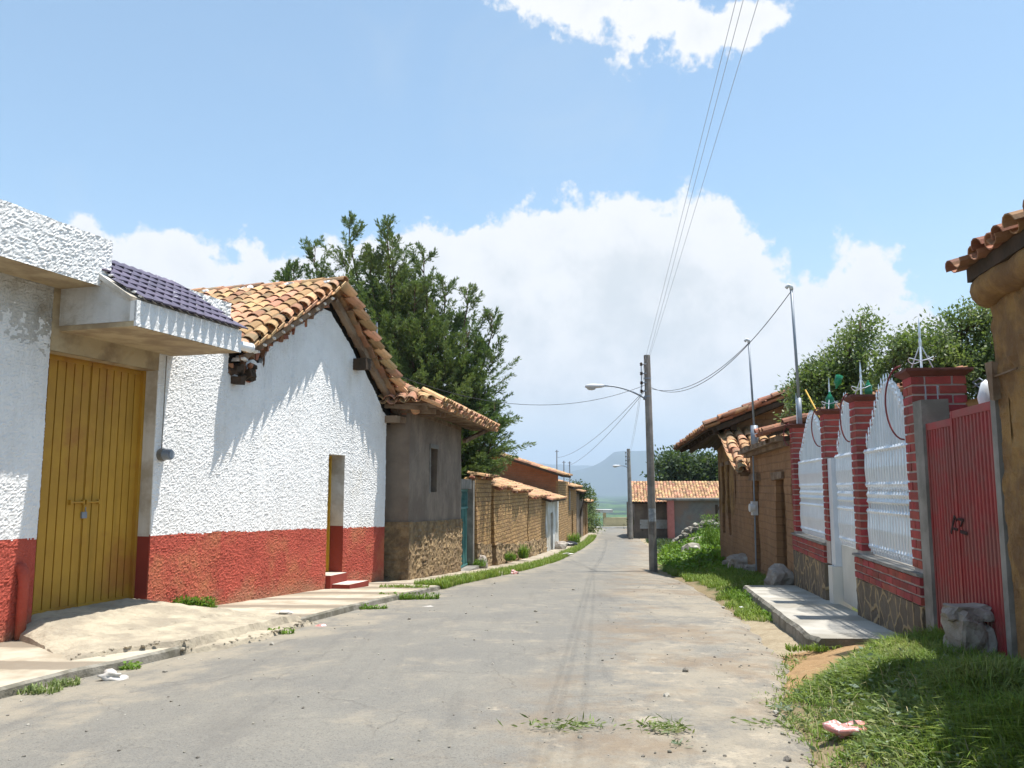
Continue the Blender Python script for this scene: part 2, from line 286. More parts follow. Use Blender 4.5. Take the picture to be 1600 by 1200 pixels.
def road_mat():
    m = bpy.data.materials.new('worn_asphalt'); m.use_nodes = True; t = NT(m.node_tree); b = t.N['Principled BSDF']
    tc = t.new('ShaderNodeTexCoord'); v = tc.outputs['Object']; uv = t.new('ShaderNodeSeparateXYZ'); t.L.new(tc.outputs['UV'], uv.inputs[0])
    U, V = uv.outputs[0], uv.outputs[1]          # U 0..1 across, V metres along
    mp = t.new('ShaderNodeMapping'); t.L.new(v, mp.inputs[0]); mp.inputs['Rotation'].default_value = (0, 0, R(8)); mp.inputs['Scale'].default_value = (1, .32, 1)
    vl = mp.outputs[0]
    c = t.mix(t.ramp(t.noise(v, .8, 6, .6), .3, .7), (.200, .188, .162), (.165, .158, .143))
    c = t.mix(t.math('MULTIPLY', t.ramp(t.noise(v, 130, 2, .5), .45, .75), .35), c, (.32, .30, .26))          # exposed grit
    c = t.mix(t.math('MULTIPLY', t.ramp(t.noise(v, 70, 2, .5), .56, .66), .5), c, (.07, .068, .064))
    # pale dust, heavier to the edges
    edge = t.math('ADD', t.ramp(U, .25, .0), t.ramp(U, .62, .92))
    dn = t.math('ADD', t.noise(v, 1.7, 9, .72), t.math('MULTIPLY', edge, .17))
    dn = t.math('ADD', dn, t.math('MULTIPLY', t.math('SUBTRACT', t.noise(v, .35, 3, .5), .5), .3))
    c = t.mix(t.math('MULTIPLY', t.ramp(dn, .50, .74), .62), c, (.33, .285, .215))
    c = t.mix(t.math('MULTIPLY', t.ramp(t.math('ADD', t.noise(v, 2.6, 9, .75), t.math('MULTIPLY', t.ramp(U, .58, .9), .12)), .63, .76), .7), c, (.42, .36, .275))
    # darker patches and wheel lines
    c = t.mix(t.math('MULTIPLY', t.ramp(t.noise(vl, 1.1, 7, .68), .54, .74), .45), c, (.115, .108, .10))
    c = t.mix(t.math('MULTIPLY', t.math('MULTIPLY', t.ramp(t.noise(v, 1.3, 7, .7), .55, .68), t.ramp(U, .70, .85)), .65), c, (.125, .098, .07))
    c = t.mix(t.math('MULTIPLY', t.math('MULTIPLY', t.ramp(t.noise(v, .55, 8, .72), .46, .60), t.ramp(U, .58, .78)), .62), c, (.20, .145, .095))      # trodden soil on the right
    mp2 = t.new('ShaderNodeMapping'); t.L.new(v, mp2.inputs[0]); mp2.inputs['Rotation'].default_value = (0, 0, R(9)); mp2.inputs['Scale'].default_value = (5, .35, 1)
    c = t.mix(t.math('MULTIPLY', t.ramp(t.noise(mp2.outputs[0], 1.0, 6, .65), .52, .72), .28), c, (.10, .095, .088))
    c = t.mix(t.math('MULTIPLY', t.ramp(t.noise(v, 9, 7, .75), .52, .68), .30), c, (.30, .27, .22))
    c = t.mix(t.math('MULTIPLY', t.ramp(t.noise(v, 22, 6, .75), .56, .66), .35), c, (.10, .09, .08))
    # cracks
    wv = t.noise(v, 1.2, 4, .6, 0, True); ma = t.new('ShaderNodeVectorMath', operation='MULTIPLY_ADD'); t.L.new(wv, ma.inputs[0]); ma.inputs[1].default_value = (.9, .9, 0); t.L.new(v, ma.inputs[2])
    vo = t.new('ShaderNodeTexVoronoi', feature='DISTANCE_TO_EDGE'); vo.inputs['Scale'].default_value = .75; t.L.new(ma.outputs[0], vo.inputs['Vector'])
    vo2 = t.new('ShaderNodeTexVoronoi', feature='DISTANCE_TO_EDGE'); vo2.inputs['Scale'].default_value = 3.3; t.L.new(ma.outputs[0], vo2.inputs['Vector'])
    cr = t.math('MULTIPLY', t.ramp(vo.outputs['Distance'], .014, .003), t.ramp(t.noise(v, .9, 3, .5), .42, .60))
    cr2 = t.math('MULTIPLY', t.ramp(vo2.outputs['Distance'], .03, .008), t.ramp(t.math('ADD', t.noise(v, .7, 3, .5), t.math('MULTIPLY', edge, .05)), .60, .68))
    crk = t.math('MAXIMUM', cr, cr2)
    c = t.mix(t.math('MULTIPLY', crk, .20), c, (.07, .06, .05))
    t.L.new(c, b.inputs['Base Color']); b.inputs['Roughness'].default_value = .85; b.inputs['Specular IOR Level'].default_value = .25
    bn = t.new('ShaderNodeBump'); bn.inputs['Strength'].default_value = .55; bn.inputs['Distance'].default_value = .012
    h = t.math('ADD', t.math('ADD', t.noise(v, 60, 4, .6), t.math('MULTIPLY', dn, 1.5)), t.math('MULTIPLY', crk, -.6))
    t.L.new(h, bn.inputs['Height']); t.L.new(bn.outputs[0], b.inputs['Normal'])
    return m
ROAD = road_mat()

# ------------------------------------------------------------------ builders
def setp(o, label=None, cat=None, group=None, kind=None):
    if label: o['label'] = label
    if cat: o['category'] = cat
    if group: o['group'] = group
    if kind: o['kind'] = kind
    return o
def wloc(o):
    v = Vector((0, 0, 0))
    while o is not None: v += o.location; o = o.parent
    return v
def thing(name, label, cat, loc=(0, 0, 0), group=None):
    o = bpy.data.objects.new(name, None); COL.objects.link(o); o.location = loc; o.empty_display_size = .2
    return setp(o, label, cat, group)
class Fr:
    """vertical plane frame: s along the wall away from the camera, n out to the street, z up"""
    def __init__(f, x, y, deg, side=1):
        a = R(deg); f.o = (x, y); f.d = (math.sin(a), math.cos(a)); f.n = (f.d[1] * side, -f.d[0] * side)
    def p(f, s, n, z): return Vector((f.o[0] + f.d[0] * s + f.n[0] * n, f.o[1] + f.d[1] * s + f.n[1] * n, z))
W0 = Fr(0, 0, 90, -1)     # s = +X, n = +Y
class MB:
    def __init__(s): s.v = []; s.f = []; s.m = []; s.u = []
    def add(s, vs, fs, m=0, uv=None):
        b = len(s.v); s.v += [tuple(x) for x in vs]
        for f in fs:
            s.f.append([b + i for i in f]); s.m.append(m)
            s.u.append([uv[i] for i in f] if uv else [(vs[i][0] + vs[i][1], vs[i][2]) for i in f])
    def box(s, fr, s0, s1, n0, n1, z0, z1, m=0, j=0):
        P = [(a, b, c) for c in (z0, z1) for b in (n0, n1) for a in (s0, s1)]
        P = [(a + rnd.uniform(-j, j), b + rnd.uniform(-j, j), c + rnd.uniform(-j, j)) for a, b, c in P]
        V = [fr.p(*p) for p in P]
        for q, k in (((0, 1, 3, 2), 0), ((4, 6, 7, 5), 0), ((0, 4, 5, 1), 1), ((2, 3, 7, 6), 1), ((0, 2, 6, 4), 2), ((1, 5, 7, 3), 2)):
            uv = [((P[i][0], P[i][1]) if k == 0 else (P[i][0], P[i][2]) if k == 1 else (P[i][1] + .13, P[i][2])) for i in q]
            b = len(s.v); s.v += [tuple(V[i]) for i in q]; s.f.append([b, b + 1, b + 2, b + 3]); s.m.append(m); s.u.append(uv)
    def cube8(s, V, m=0):
        s.add(V, [(0, 1, 3, 2), (4, 6, 7, 5), (0, 4, 5, 1), (2, 3, 7, 6), (0, 2, 6, 4), (1, 5, 7, 3)], m)
    def tube(s, pts, r, seg=8, m=0, caps=True):
        pts = [Vector(p) for p in pts]; rs = r if isinstance(r, (list, tuple)) else [r] * len(pts)
        vs = []; prev = None
        for i, p in enumerate(pts):
            d = (pts[min(i + 1, len(pts) - 1)] - pts[max(i - 1, 0)]).normalized()
            a = (prev - d * prev.dot(d)) if prev else (Vector((1, 0, 0)) if abs(d.x) < .8 else Vector((0, 1, 0)))
            if not prev: a = a - d * a.dot(d)
            a.normalize(); prev = a; b = d.cross(a)
            for k in range(seg):
                th = 2 * math.pi * k / seg; vs.append(p + (a * math.cos(th) + b * math.sin(th)) * rs[i])
        fs = [(i * seg + k, i * seg + (k + 1) % seg, (i + 1) * seg + (k + 1) % seg, (i + 1) * seg + k) for i in range(len(pts) - 1) for k in range(seg)]
        if caps: fs += [tuple(range(seg))[::-1], tuple(range((len(pts) - 1) * seg, len(pts) * seg))]
        s.add(vs, fs, m)
    def beam(s, a, b, wd, h, m=0, up=(0, 0, 1)):
        a, b = Vector(a), Vector(b); d = (b - a).normalized(); x = d.cross(Vector(up)).normalized() * wd / 2; z = x.cross(d).normalized() * h / 2
        V = [p + sx * x + sz * z for p in (a, b) for sx in (-1, 1) for sz in (-1, 1)]
        s.cube8([V[0], V[1], V[2], V[3], V[4], V[5], V[6], V[7]], m)
    def lathe(s, c, prof, seg=12, m=0, axis=None):
        pts = [Vector(c) + (Vector(axis) if axis else Vector((0, 0, 1))) * z for _, z in prof]
        s.tube(pts, [max(r, .0005) for r, _ in prof], seg, m)
    def rock(s, c, rx, ry, rz, m=0, sub=2, seed=None, rough=.28, block=0):
        import bmesh
        bm = bmesh.new(); bmesh.ops.create_icosphere(bm, subdivisions=sub, radius=1); sd = rnd.uniform(0, 99) if seed is None else seed
        vs = []
        for v in bm.verts:
            k = 1 + rough * noise.noise(v.co * 1.3 + Vector((sd, 0, 0))) * 1.6 + rough * .5 * noise.noise(v.co * 3.1 + Vector((0, sd, 0))) + (rough * .12 * noise.noise(v.co * 9 + Vector((sd, sd, 0))) if sub >= 3 else 0)
            q = Vector([math.copysign(abs(x) ** (1 - block), x) for x in v.co]) if block else v.co
            vs.append((c[0] + q.x * k * rx, c[1] + q.y * k * ry, c[2] + q.z * k * rz))
        fs = [[v.index for v in f.verts] for f in bm.faces]; bm.free(); s.add(vs, fs, m)
    def build(s, name, mats, parent=None, smooth=False, loc=None, **tags):
        me = bpy.data.meshes.new(name); off = wloc(parent) if parent else Vector(loc or (0, 0, 0))
        if not isinstance(mats, (list, tuple)): mats = [mats]
        me.from_pydata([(x - off.x, y - off.y, z - off.z) for x, y, z in s.v], [], s.f)
        for mt in mats: me.materials.append(mt)
        me.polygons.foreach_set('material_index', s.m)
        uvl = me.uv_layers.new(name='UVMap'); uvl.data.foreach_set('uv', [c for f in s.u for p in f for c in p])
        if smooth: me.polygons.foreach_set('use_smooth', [True] * len(me.polygons))
        me.update(); o = bpy.data.objects.new(name, me); COL.objects.link(o)
        if parent: o.parent = parent
        elif loc: o.location = loc
        return setp(o, **tags)
def npmesh(name, V, Fq, m, parent=None, loc=None, smooth=False, **tags):
    off = wloc(parent) if parent else Vector(loc or (0, 0, 0))
    V = np.asarray(V, np.float32) - np.array(off, np.float32); k = Fq.shape[1]
    me = bpy.data.meshes.new(name); me.vertices.add(len(V)); me.vertices.foreach_set('co', V.ravel())
    me.loops.add(Fq.size); me.loops.foreach_set('vertex_index', Fq.astype(np.int32).ravel())
    me.polygons.add(len(Fq)); me.polygons.foreach_set('loop_start', np.arange(0, Fq.size, k, dtype=np.int32)); me.polygons.foreach_set('loop_total', np.full(len(Fq), k, np.int32))
    if smooth: me.polygons.foreach_set('use_smooth', np.ones(len(Fq), bool))
    me.materials.append(m); me.update(calc_edges=True); me.validate()
    o = bpy.data.objects.new(name, me); COL.objects.link(o)
    if parent: o.parent = parent
    elif loc: o.location = loc
    return setp(o, **tags)

def nz(x, y, z=0): return noise.noise(Vector((x, y, z)))
def lerp(tb, x):
    if x <= tb[0][0]: return tb[0][1]
    for (a, va), (b, vb) in zip(tb, tb[1:]):
        if x <= b: return va + (vb - va) * (x - a) / (b - a)
    return tb[-1][1]
def sm(x): x = max(0, min(1, x)); return x * x * (3 - 2 * x)

def wallgrid(mb, fr, s0, s1, zb, zt, n=0.0, ss=.05, sz=.05, amp=.01, wl=.05, big=.012, mf=None, skirt=.15, top_rag=0, seed=0, spike=True):
    zbf = zb if callable(zb) else (lambda s: zb); ztf = zt if callable(zt) else (lambda s: zt)
    ns = max(1, round((s1 - s0) / ss)); hm = max(ztf(s0) - zbf(s0), ztf(s1) - zbf(s1), ztf((s0 + s1) / 2) - zbf((s0 + s1) / 2)); nzr = max(1, round(hm / sz))
    vs = []; uv = []
    for i in range(ns + 1):
        s = s0 + (s1 - s0) * i / ns; b, tp = zbf(s), ztf(s)
        if top_rag: tp += top_rag * nz(s * 3.1, 7 + seed) + top_rag * .5 * nz(s * 11, 3 + seed)
        for k in range(nzr + 1):
            z = b + (tp - b) * k / nzr
            h = nz(s / wl, z / wl, seed)
            if spike: h = abs(h) * 1.8 - .3
            d = n + amp * (h + .6 * nz(s / wl * 2.3, z / wl * 2.3, seed + 5)) + big * nz(s * .9, z * .9, seed + 9)
            vs.append(fr.p(s, d, z)); uv.append((s, z))
    K = nzr + 1; fs = []; ms = []
    base = len(mb.v); mb.v += [tuple(v) for v in vs]
    def face(q, m, uvs): mb.f.append([base + i for i in q]); mb.m.append(m); mb.u.append(uvs)
    for i in range(ns):
        for k in range(nzr):
            q = (i * K + k, (i + 1) * K + k, (i + 1) * K + k + 1, i * K + k + 1)
            s = (uv[q[0]][0] + uv[q[1]][0]) / 2; z = (uv[q[0]][1] + uv[q[3]][1]) / 2
            face(q, mf(s, z) if mf else 0, [uv[j] for j in q])
    def sk(ids):
        b2 = len(mb.v)
        for i in ids:
            s, z = uv[i]; mb.v.append(tuple(fr.p(s, n - skirt, z)))
        for a in range(len(ids) - 1):
            s, z = uv[ids[a]]
            mb.f.append([base + ids[a], base + ids[a + 1], b2 + a + 1, b2 + a]); mb.m.append(mf(s, z) if mf else 0)
            mb.u.append([uv[ids[a]], uv[ids[a + 1]], (uv[ids[a + 1]][0] + skirt, uv[ids[a + 1]][1]), (s + skirt, z)])
    if skirt:
        sk([i * K + nzr for i in range(ns + 1)]); sk([k for k in range(K)]); sk([ns * K + k for k in range(K)])

def tiles(mb, O, U, D, W, L, sp=.25, ex=.3, r=.115, seg=5, under=False, jit=1.0, m=0, sag=0, off=0, verge=0):
    """barrel tiles on a slope. O ridge corner, U unit along the ridge, D unit down the slope"""
    O, U, D = Vector(O), Vector(U).normalized(), Vector(D).normalized(); N = U.cross(D).normalized()
    if N.z < 0: N = -N
    nc = max(1, round(W / sp)); sp = W / nc; nr = max(1, round(L / ex)); ex = L / nr
    def arc(c, rr, flip):
        return [c + U * (math.cos(math.pi * k / seg) * rr) + N * (math.sin(math.pi * k / seg) * rr * .78 * (-1 if flip else 1)) for k in range(seg + 1)]
    for c in range(nc + (1 if under else 0)):
        for k in range(nr):
            for lay in ((0, 1) if under else (0,)):
                if lay == 0 and c >= nc: continue
                jx, jd, jn = rnd.gauss(0, .009) * jit, rnd.gauss(0, .018) * jit, abs(rnd.gauss(0, .006)) * jit
                sg = -sag * math.sin(math.pi * (c + .5) / nc) if sag else 0
                a = O + U * ((c + .5 if lay == 0 else c) * sp + jx) + D * (k * ex + jd) + N * (jn + sg + off)
                b = a + D * (ex * 1.17) + U * rnd.gauss(0, .008) * jit
                if lay == 0: a, b = a + N * .035, b + N * .052
                else: a, b = a + N * .045, b + N * .062
                r0, r1 = (r * .86, r * 1.02) if lay == 0 else (r * 1.0, r * .86)
                if verge and c == 0: q_ = U * (verge * rnd.uniform(.55, 1.0)); a = a + U * .02; b = b - q_
                A, B = arc(a, r0, lay), arc(b, r1, lay)
                A2, B2 = arc(a - N * .012 * (1 if not lay else -1), r0 * .87, lay), arc(b, r1 * .87, lay)
                n_ = seg + 1; vs = A + B + A2 + B2; fs = []
                for q in range(seg):
                    fs.append((q, q + 1, n_ + q + 1, n_ + q)); fs.append((n_ + q, n_ + q + 1, 3 * n_ + q + 1, 3 * n_ + q))
                    fs.append((2 * n_ + q, 3 * n_ + q, 3 * n_ + q + 1, 2 * n_ + q + 1))
                fs.append((0, n_, 3 * n_, 2 * n_)); fs.append((seg, 2 * n_ + seg, 3 * n_ + seg, n_ + seg))
                mb.add(vs, fs, m)
def slab(mb, O, U, D, W, L, th, m=0, lift=0):
    O, U, D = Vector(O), Vector(U).normalized(), Vector(D).normalized(); N = U.cross(D).normalized()
    if N.z < 0: N = -N
    O = O + N * lift
    V = [O + U * (a * W) + D * (b * L) - N * (c * th) for c in (0, 1) for b in (0, 1) for a in (0, 1)]
    mb.cube8(V, m)
def ridge(mb, A, B, r=.13, ln=.42, m=0):
    A, B = Vector(A), Vector(B); d = (B - A).normalized(); n = max(1, round((B - A).length / ln)); st = (B - A).length / n
    x = Vector((0, 0, 1)).cross(d).normalized()
    for i in range(n):
        a = A + d * st * i + Vector((0, 0, rnd.uniform(0, .015))); b = a + d * st * 1.12 + Vector((0, 0, .012))
        vs = []
        for p, rr in ((a, r * .88), (b, r), (b, r * .86), (a, r * .75)):
            vs += [p + x * math.cos(math.pi * k / 6) * rr + Vector((0, 0, math.sin(math.pi * k / 6) * rr * .8)) for k in range(7)]
        fs = []
        for q in range(6):
            for L_ in range(3): fs.append((L_ * 7 + q, L_ * 7 + q + 1, (L_ + 1) * 7 + q + 1, (L_ + 1) * 7 + q))
        mb.add(vs, fs, m)

# leaf quads: diamonds given centre, direction, side, length, width
def diamonds(C, Dr, Sd, ln, wd, fold=.25):
    n = len(C); V = np.empty((n, 4, 3)); ln = np.asarray(ln).reshape(-1, 1); wd = np.asarray(wd).reshape(-1, 1)
    nn = np.cross(Dr, Sd)
    V[:, 0] = C; V[:, 1] = C + Dr * ln * .45 + Sd * wd * .5 + nn * wd * fold; V[:, 2] = C + Dr * ln; V[:, 3] = C + Dr * ln * .45 - Sd * wd * .5 + nn * wd * fold
    return V.reshape(-1, 3), np.arange(n * 4).reshape(-1, 4)
NR = np.random.default_rng(5)
def unit(a): return a / np.maximum(np.linalg.norm(a, axis=1, keepdims=True), 1e-9)
def rside(D): return unit(np.cross(D, NR.normal(size=D.shape)))
def blades(P, h, wd, lean=.5, k=3):
    """bent grass blades: two stacked quads, narrowing"""
    n = len(P); ang = NR.uniform(0, 2 * np.pi, n); dr = np.stack([np.cos(ang), np.sin(ang), np.zeros(n)], 1); sd = np.stack([-np.sin(ang), np.cos(ang), np.zeros(n)], 1)
    up = np.array([0, 0, 1.0]); h = h.reshape(-1, 1); wd = wd.reshape(-1, 1); ln = (NR.uniform(.1, 1, n) * lean).reshape(-1, 1)
    V = np.empty((n, 6, 3))
    m1 = P + up * h * .6 + dr * h * ln * .35; tip = P + up * h * (1 - .35 * ln) + dr * h * ln
    V[:, 0] = P - sd * wd / 2; V[:, 1] = P + sd * wd / 2; V[:, 2] = m1 + sd * wd * .4; V[:, 3] = m1 - sd * wd * .4; V[:, 4] = tip + sd * wd * .08; V[:, 5] = tip - sd * wd * .08
    b = np.arange(n).reshape(-1, 1) * 6
    Fq = np.concatenate([b + np.array([[0, 1, 2, 3]]), b + np.array([[3, 2, 4, 5]])], 0)
    return V.reshape(-1, 3), Fq

# ------------------------------------------------------------------ levels of the street
RP = [(-20, .4), (0, .15), (5, .08), (8, 0), (10, -.08), (14, -.25), (18, -.45), (25, -.92), (35, -1.45), (50, -2.0), (65, -2.35), (88, -2.62), (95, -2.7),
      (110, -5), (150, -11), (250, -22), (600, -42), (1500, -58), (6000, -60), (12000, -60)]
SWP = [(-20, .5), (0, .13), (6, .03), (9, -.05), (12, -.12), (15, -.24), (18, -.37), (25, -.83), (30, -1.12), (35, -1.38), (50, -1.92), (65, -2.27), (88, -2.55)]
ELX = [(-20, -13), (0, -6.4), (4, -5.0), (6.9, -4.1), (7.7, -3.93), (8.3, -3.68), (10, -3.17), (11.4, -2.75), (13.2, -2.35), (15.8, -1.68), (17.5, -1.33), (23.35, -.35), (30, .8), (38, 2.25), (52.3, 4.45), (62, 5.9), (77.9, 7.97), (95, 9.8), (12000, 12)]
ERX = [(-20, 1.0), (0, 1.4), (4.7, 1.7), (5.4, 1.83), (6.2, 1.9), (6.9, 2.2), (8.1, 2.6), (8.9, 2.66), (10.9, 3.0), (13.9, 3.35), (21, 4.1), (28, 4.6), (38, 6.4), (50, 8.3), (60, 9.3), (72, 10.6), (84, 12.2), (95, 13.2), (12000, 16)]
BNK = [(-20, .25), (3, .30), (5, .33), (6, .30), (7, .24), (8.0, .14), (9, .08), (10, .05), (14, .04), (16, .15), (25, .22), (28, .42), (31, .62), (36, .9), (42, .85), (50, .3), (58, .02), (95, 0)]
BW = [(0, .9), (6, .9), (8, .8), (14, .6), (20, 1.2), (30, 2.4), (40, 2.6), (60, 2.5)]
def G(y): return lerp(RP, y)
def roadz(x, y):
    a, b = lerp(ELX, y), lerp(ERX, y); u = (x - a) / (b - a)
    zl = min(G(y), lerp(SWP, y) - .10) if y < 88 else G(y)
    z = zl + (G(y) - zl) * sm(u * 2)
    return z + (.012 * nz(x * .9, y * .6) + .006 * nz(x * 3, y * 3)) * (1 if y < 90 else 0)
def groundz(x, y):
    a, b = lerp(ELX, y), lerp(ERX, y)
    if y > 95:
        z = G(y)
        return z + nz(x * .01, y * .004) * min(6, (y - 95) * .03) + max(0, nz(x * .03, y * .02)) * min(9, (y - 95) * .02)
    if x < a: return lerp(SWP, y) - .07 if y < 88 else G(y)
    if x > b: return roadz(b, y) + lerp(BNK, y) * sm((x - b) / lerp(BW, y)) + .02 * nz(x * 2.1, y * 2.1, 4)
    return roadz(x, y)

L1 = Fr(-5.4, 9.6, 17); L2 = Fr(-2.29, 18.6, 7.7); L3 = Fr(-1.45, 24.9, 9.5)
RF = Fr(4.12, 10.2, 9.6, -1); R2 = Fr(4.95, 15.0, 7.9, -1)
def wallx(y):
    if y < 18.35: return -5.4 + .3057 * (y - 9.6)
    if y < 24.9: return -2.29 + .1352 * (y - 18.6)
    return -1.45 + .1673 * (y - 24.9)

# ------------------------------------------------------------------ ground
def ground():
    ys = list(np.arange(-16, 0, 1.0)) + list(np.arange(0, 3.5, .5)) + list(np.arange(3.5, 16, .12)) + list(np.arange(16, 40, .4)) + list(np.arange(40, 100, 1.5)) + [100 * 1.06 ** i for i in range(82)]
    lo = [0, .15, .4, .8, 1.3, 2, 3, 5, 8, 14, 25, 45, 80, 150, 300, 600, 1200, 2500, 5000]; ro = [0] + list(np.arange(.08, 3.2, .12)) + [3.6, 4.2, 5, 6, 8, 11, 15, 22, 35, 60, 100, 180, 320, 600, 1100, 2200, 4500, 7000]
    vs = []; cols = []
    def gcol(x, y):
        b = lerp(ERX, y); a = lerp(ELX, y); k = nz(x * 1.7, y * 1.7, 2) * .5 + .5; dx = x - b
        grass = (.075, .10, .035); soil = (.36, .235, .125); pale = (.36, .30, .21); dry = (.25, .20, .12)
        if y > 100: return (.05, .09, .03)
        if x < a - .02: return dry if x > a - 3 else (.14, .13, .07)
        if dx < 0: return (.2, .18, .15)
        if y < 6.4 + .6 * dx: c = grass if dx > .35 + .3 * (k - .5) else dry
        elif y < 8.35: c = soil if dx < 1.25 + .5 * (k - .5) + (y - 7) * .3 else grass
        elif y < 11.5: c = pale if dx < .42 else dry
        elif y < 50: c = grass if dx > .22 + .5 * (k - .5) else dry
        else: c = pale if y < 72 and dx < 6 else grass
        return c
    NL, NRr = len(lo), len(ro)
    for y in ys:
        a, b = lerp(ELX, y), lerp(ERX, y)
        for d in lo[::-1]: x = a - d; vs.append((x, y, groundz(x, y) if d > 0 else roadz(a, y) - .05)); cols.append(gcol(x, y))
        for d in ro: x = b + d; vs.append((x, y, groundz(x, y) if d > 0 else roadz(b, y) - .02)); cols.append(gcol(x, y))
    K = NL + NRr; V = np.array(vs); n = len(ys); i, k = np.meshgrid(np.arange(n - 1), np.arange(K - 1), indexing='ij')
    q = (i * K + k).ravel(); Fq = np.stack([q, q + 1, q + K + 1, q + K], 1)
    # under the road the sheet lies lower
    o = npmesh('ground', V, Fq, GROUND, smooth=True, kind='structure')
    ca = o.data.color_attributes.new('Col', 'FLOAT_COLOR', 'POINT'); ca.data.foreach_set('color', np.concatenate([np.array(cols), np.ones((len(cols), 1))], 1).astype(np.float32).ravel())
    o.data.materials.append(VALLEY)
    cy = V[Fq[:, 0], 1]; o.data.polygons.foreach_set('material_index', (cy > 99).astype(np.int32))
    # road ribbon
    mb = MB(); NU = 42; ysr = [y for y in ys if y < 94.0]
    for y in ysr:
        a, b = lerp(ELX, y), lerp(ERX, y); a2 = a + .01; b2 = b + .10 * nz(y * 1.9, 1) + .06 * nz(y * 6, 2)
        for k in range(NU + 1):
            u = k / NU; x = a2 + (b2 - a2) * u
            z = roadz(min(x, b), y) + .012 - (.03 if k == NU else 0)
            mb.v.append((x, y, z))
    for i in range(len(ysr) - 1):
        for k in range(NU):
            q = [i * (NU + 1) + k, i * (NU + 1) + k + 1, (i + 1) * (NU + 1) + k + 1, (i + 1) * (NU + 1) + k]
            mb.f.append(q); mb.m.append(0); mb.u.append([((j % (NU + 1)) / NU, ysr[j // (NU + 1)]) for j in q])
    mb.build('road', ROAD, smooth=True, kind='structure')
    # pavement on the left with its kerb
    mb = MB(); ysw = [y for y in ys if y < 86]
    for y in ysw:
        e = lerp(ELX, y) + .03 * nz(y * .8, 5) + .015 * nz(y * 4, 5); w_ = min(wallx(y), e - .5) - .12; z = lerp(SWP, y) + .006 * nz(y * 2, 8)
        wo_ = e - .35 - .2 * sm((y - 17) / 3) + .05 * nz(y * 2, 3)
        zo = z - .07 * sm((y - 16.5) / 2)
        mb.v += [(w_, y, z), ((w_ + wo_) / 2, y, z + .01), (wo_, y, z), (e - .04, y, zo), (e, y, zo - .02), (e + .02, y, zo - .22)]
    for i in range(len(ysw) - 1):
        for k in range(5):
            q = [i * 6 + k, i * 6 + k + 1, (i + 1) * 6 + k + 1, (i + 1) * 6 + k]
            mb.f.append(q); mb.m.append(1 if k >= 3 else 0); mb.u.append([(mb.v[j][0], mb.v[j][1]) for j in q])
    mb.build('pavement', [WALK, KERB], kind='structure', smooth=False)
ground()

# concrete ramp up to the yellow gate
def ramp():
    mb = MB(); NS, NN = 90, 64; K = NN + 1
    for i in range(NS + 1):
        u = i / NS
        for k in range(NN + 1):
            v = k / NN
            s_in = -.12 + 2.1 * u; s_out = -1.15 + 3.7 * u
            s = s_in + (s_out - s_in) * (v ** 1.3); n = -.3 + (2.20 + .1 * math.sin(u * 3.1) + .06 * nz(u * 9, 4) + .30 * sm((u - .25) / .2) - .28 * sm((.35 - u) / .35)) * v
            p = L1.p(s, n, 0)
            e = lerp(ELX, p.y)
            low = lerp(SWP, p.y) if p.x < e else roadz(p.x, p.y) + .012
            z = .14 + (low + .05 - .14) * (sm(v) * .8 + v * .2)
            ed = min(1, min(u, 1 - u) * 9) ; z = low - .03 + (z - low + .03) * (.25 + .75 * ed ** .5 if v < .75 else ed ** .5) 
            if v > .97: z = low - .03
            z += .016 * nz(p.x * 3, p.y * 3) + .012 * nz(p.x * 9, p.y * 9) + .008 * nz(p.x * 22, p.y * 22) - (.02 if abs(v - .62 - .05 * nz(u * 7, 9)) < .018 else 0)
            if u in (0, 1): z = low - .05
            mb.v.append((p.x, p.y, z))
    for i in range(NS):
        for k in range(NN):
            q = [i * K + k, i * K + k + 1, (i + 1) * K + k + 1, (i + 1) * K + k]
            mb.f.append(q); mb.m.append(0); mb.u.append([(mb.v[j][0], mb.v[j][1]) for j in q])
    for q in range(150):
        u = rnd.random(); i = int(u * NS) if q % 3 else 0; k = NN - 1 - int(rnd.random() * 2) if q % 3 else int(rnd.random() * NN * .7); x, y, z = mb.v[i * K + k]; r_ = rnd.uniform(.008, .035)
        mb.rock((x + rnd.gauss(0, .03), y + rnd.gauss(0, .03), z + .005), r_, r_, r_ * .6, 0, 1)
    mb.build('driveway_ramp', RAMP, smooth=False, kind='structure')
ramp()

# raised walk in front of the white fence, right side
def walk_right():
    mb = MB(); N = 60
    for i in range(N + 1):
        u = i / N; s = -2.12 + (4.35 + 2.12) * u; z = .18 + (-.05 - .18) * u; w_ = .86 + .02 * nz(u * 9, 1) - .05 * (u < .02)
        a = RF.p(s, -.05, z); b = RF.p(s - .05 + .1 * nz(u * 7, 3), w_, z - .01); b2 = RF.p(s - .05 + .1 * nz(u * 7, 3), w_ + .03 + .02 * nz(u * 30, 2), z - .05)
        zz = roadz(lerp(ERX, b.y), b.y) - .1
        mb.v += [tuple(a), tuple(b), tuple(b2), (b2.x - .01, b2.y, zz), (a.x, a.y, zz)]
    for i in range(N):
        for k in range(3):
            q = [i * 5 + k, i * 5 + k + 1, (i + 1) * 5 + k + 1, (i + 1) * 5 + k]
            mb.f.append(q); mb.m.append(1 if k >= 1 else 0); mb.u.append([(mb.v[j][0], mb.v[j][1]) for j in q])
    for i in (0, N):
        q = [i * 5 + j for j in range(5)]; mb.f.append(q); mb.m.append(1); mb.u.append([(mb.v[j][0], mb.v[j][2]) for j in q])
    mb.build('raised_walk', [SLABM, KERB], kind='structure')
walk_right()

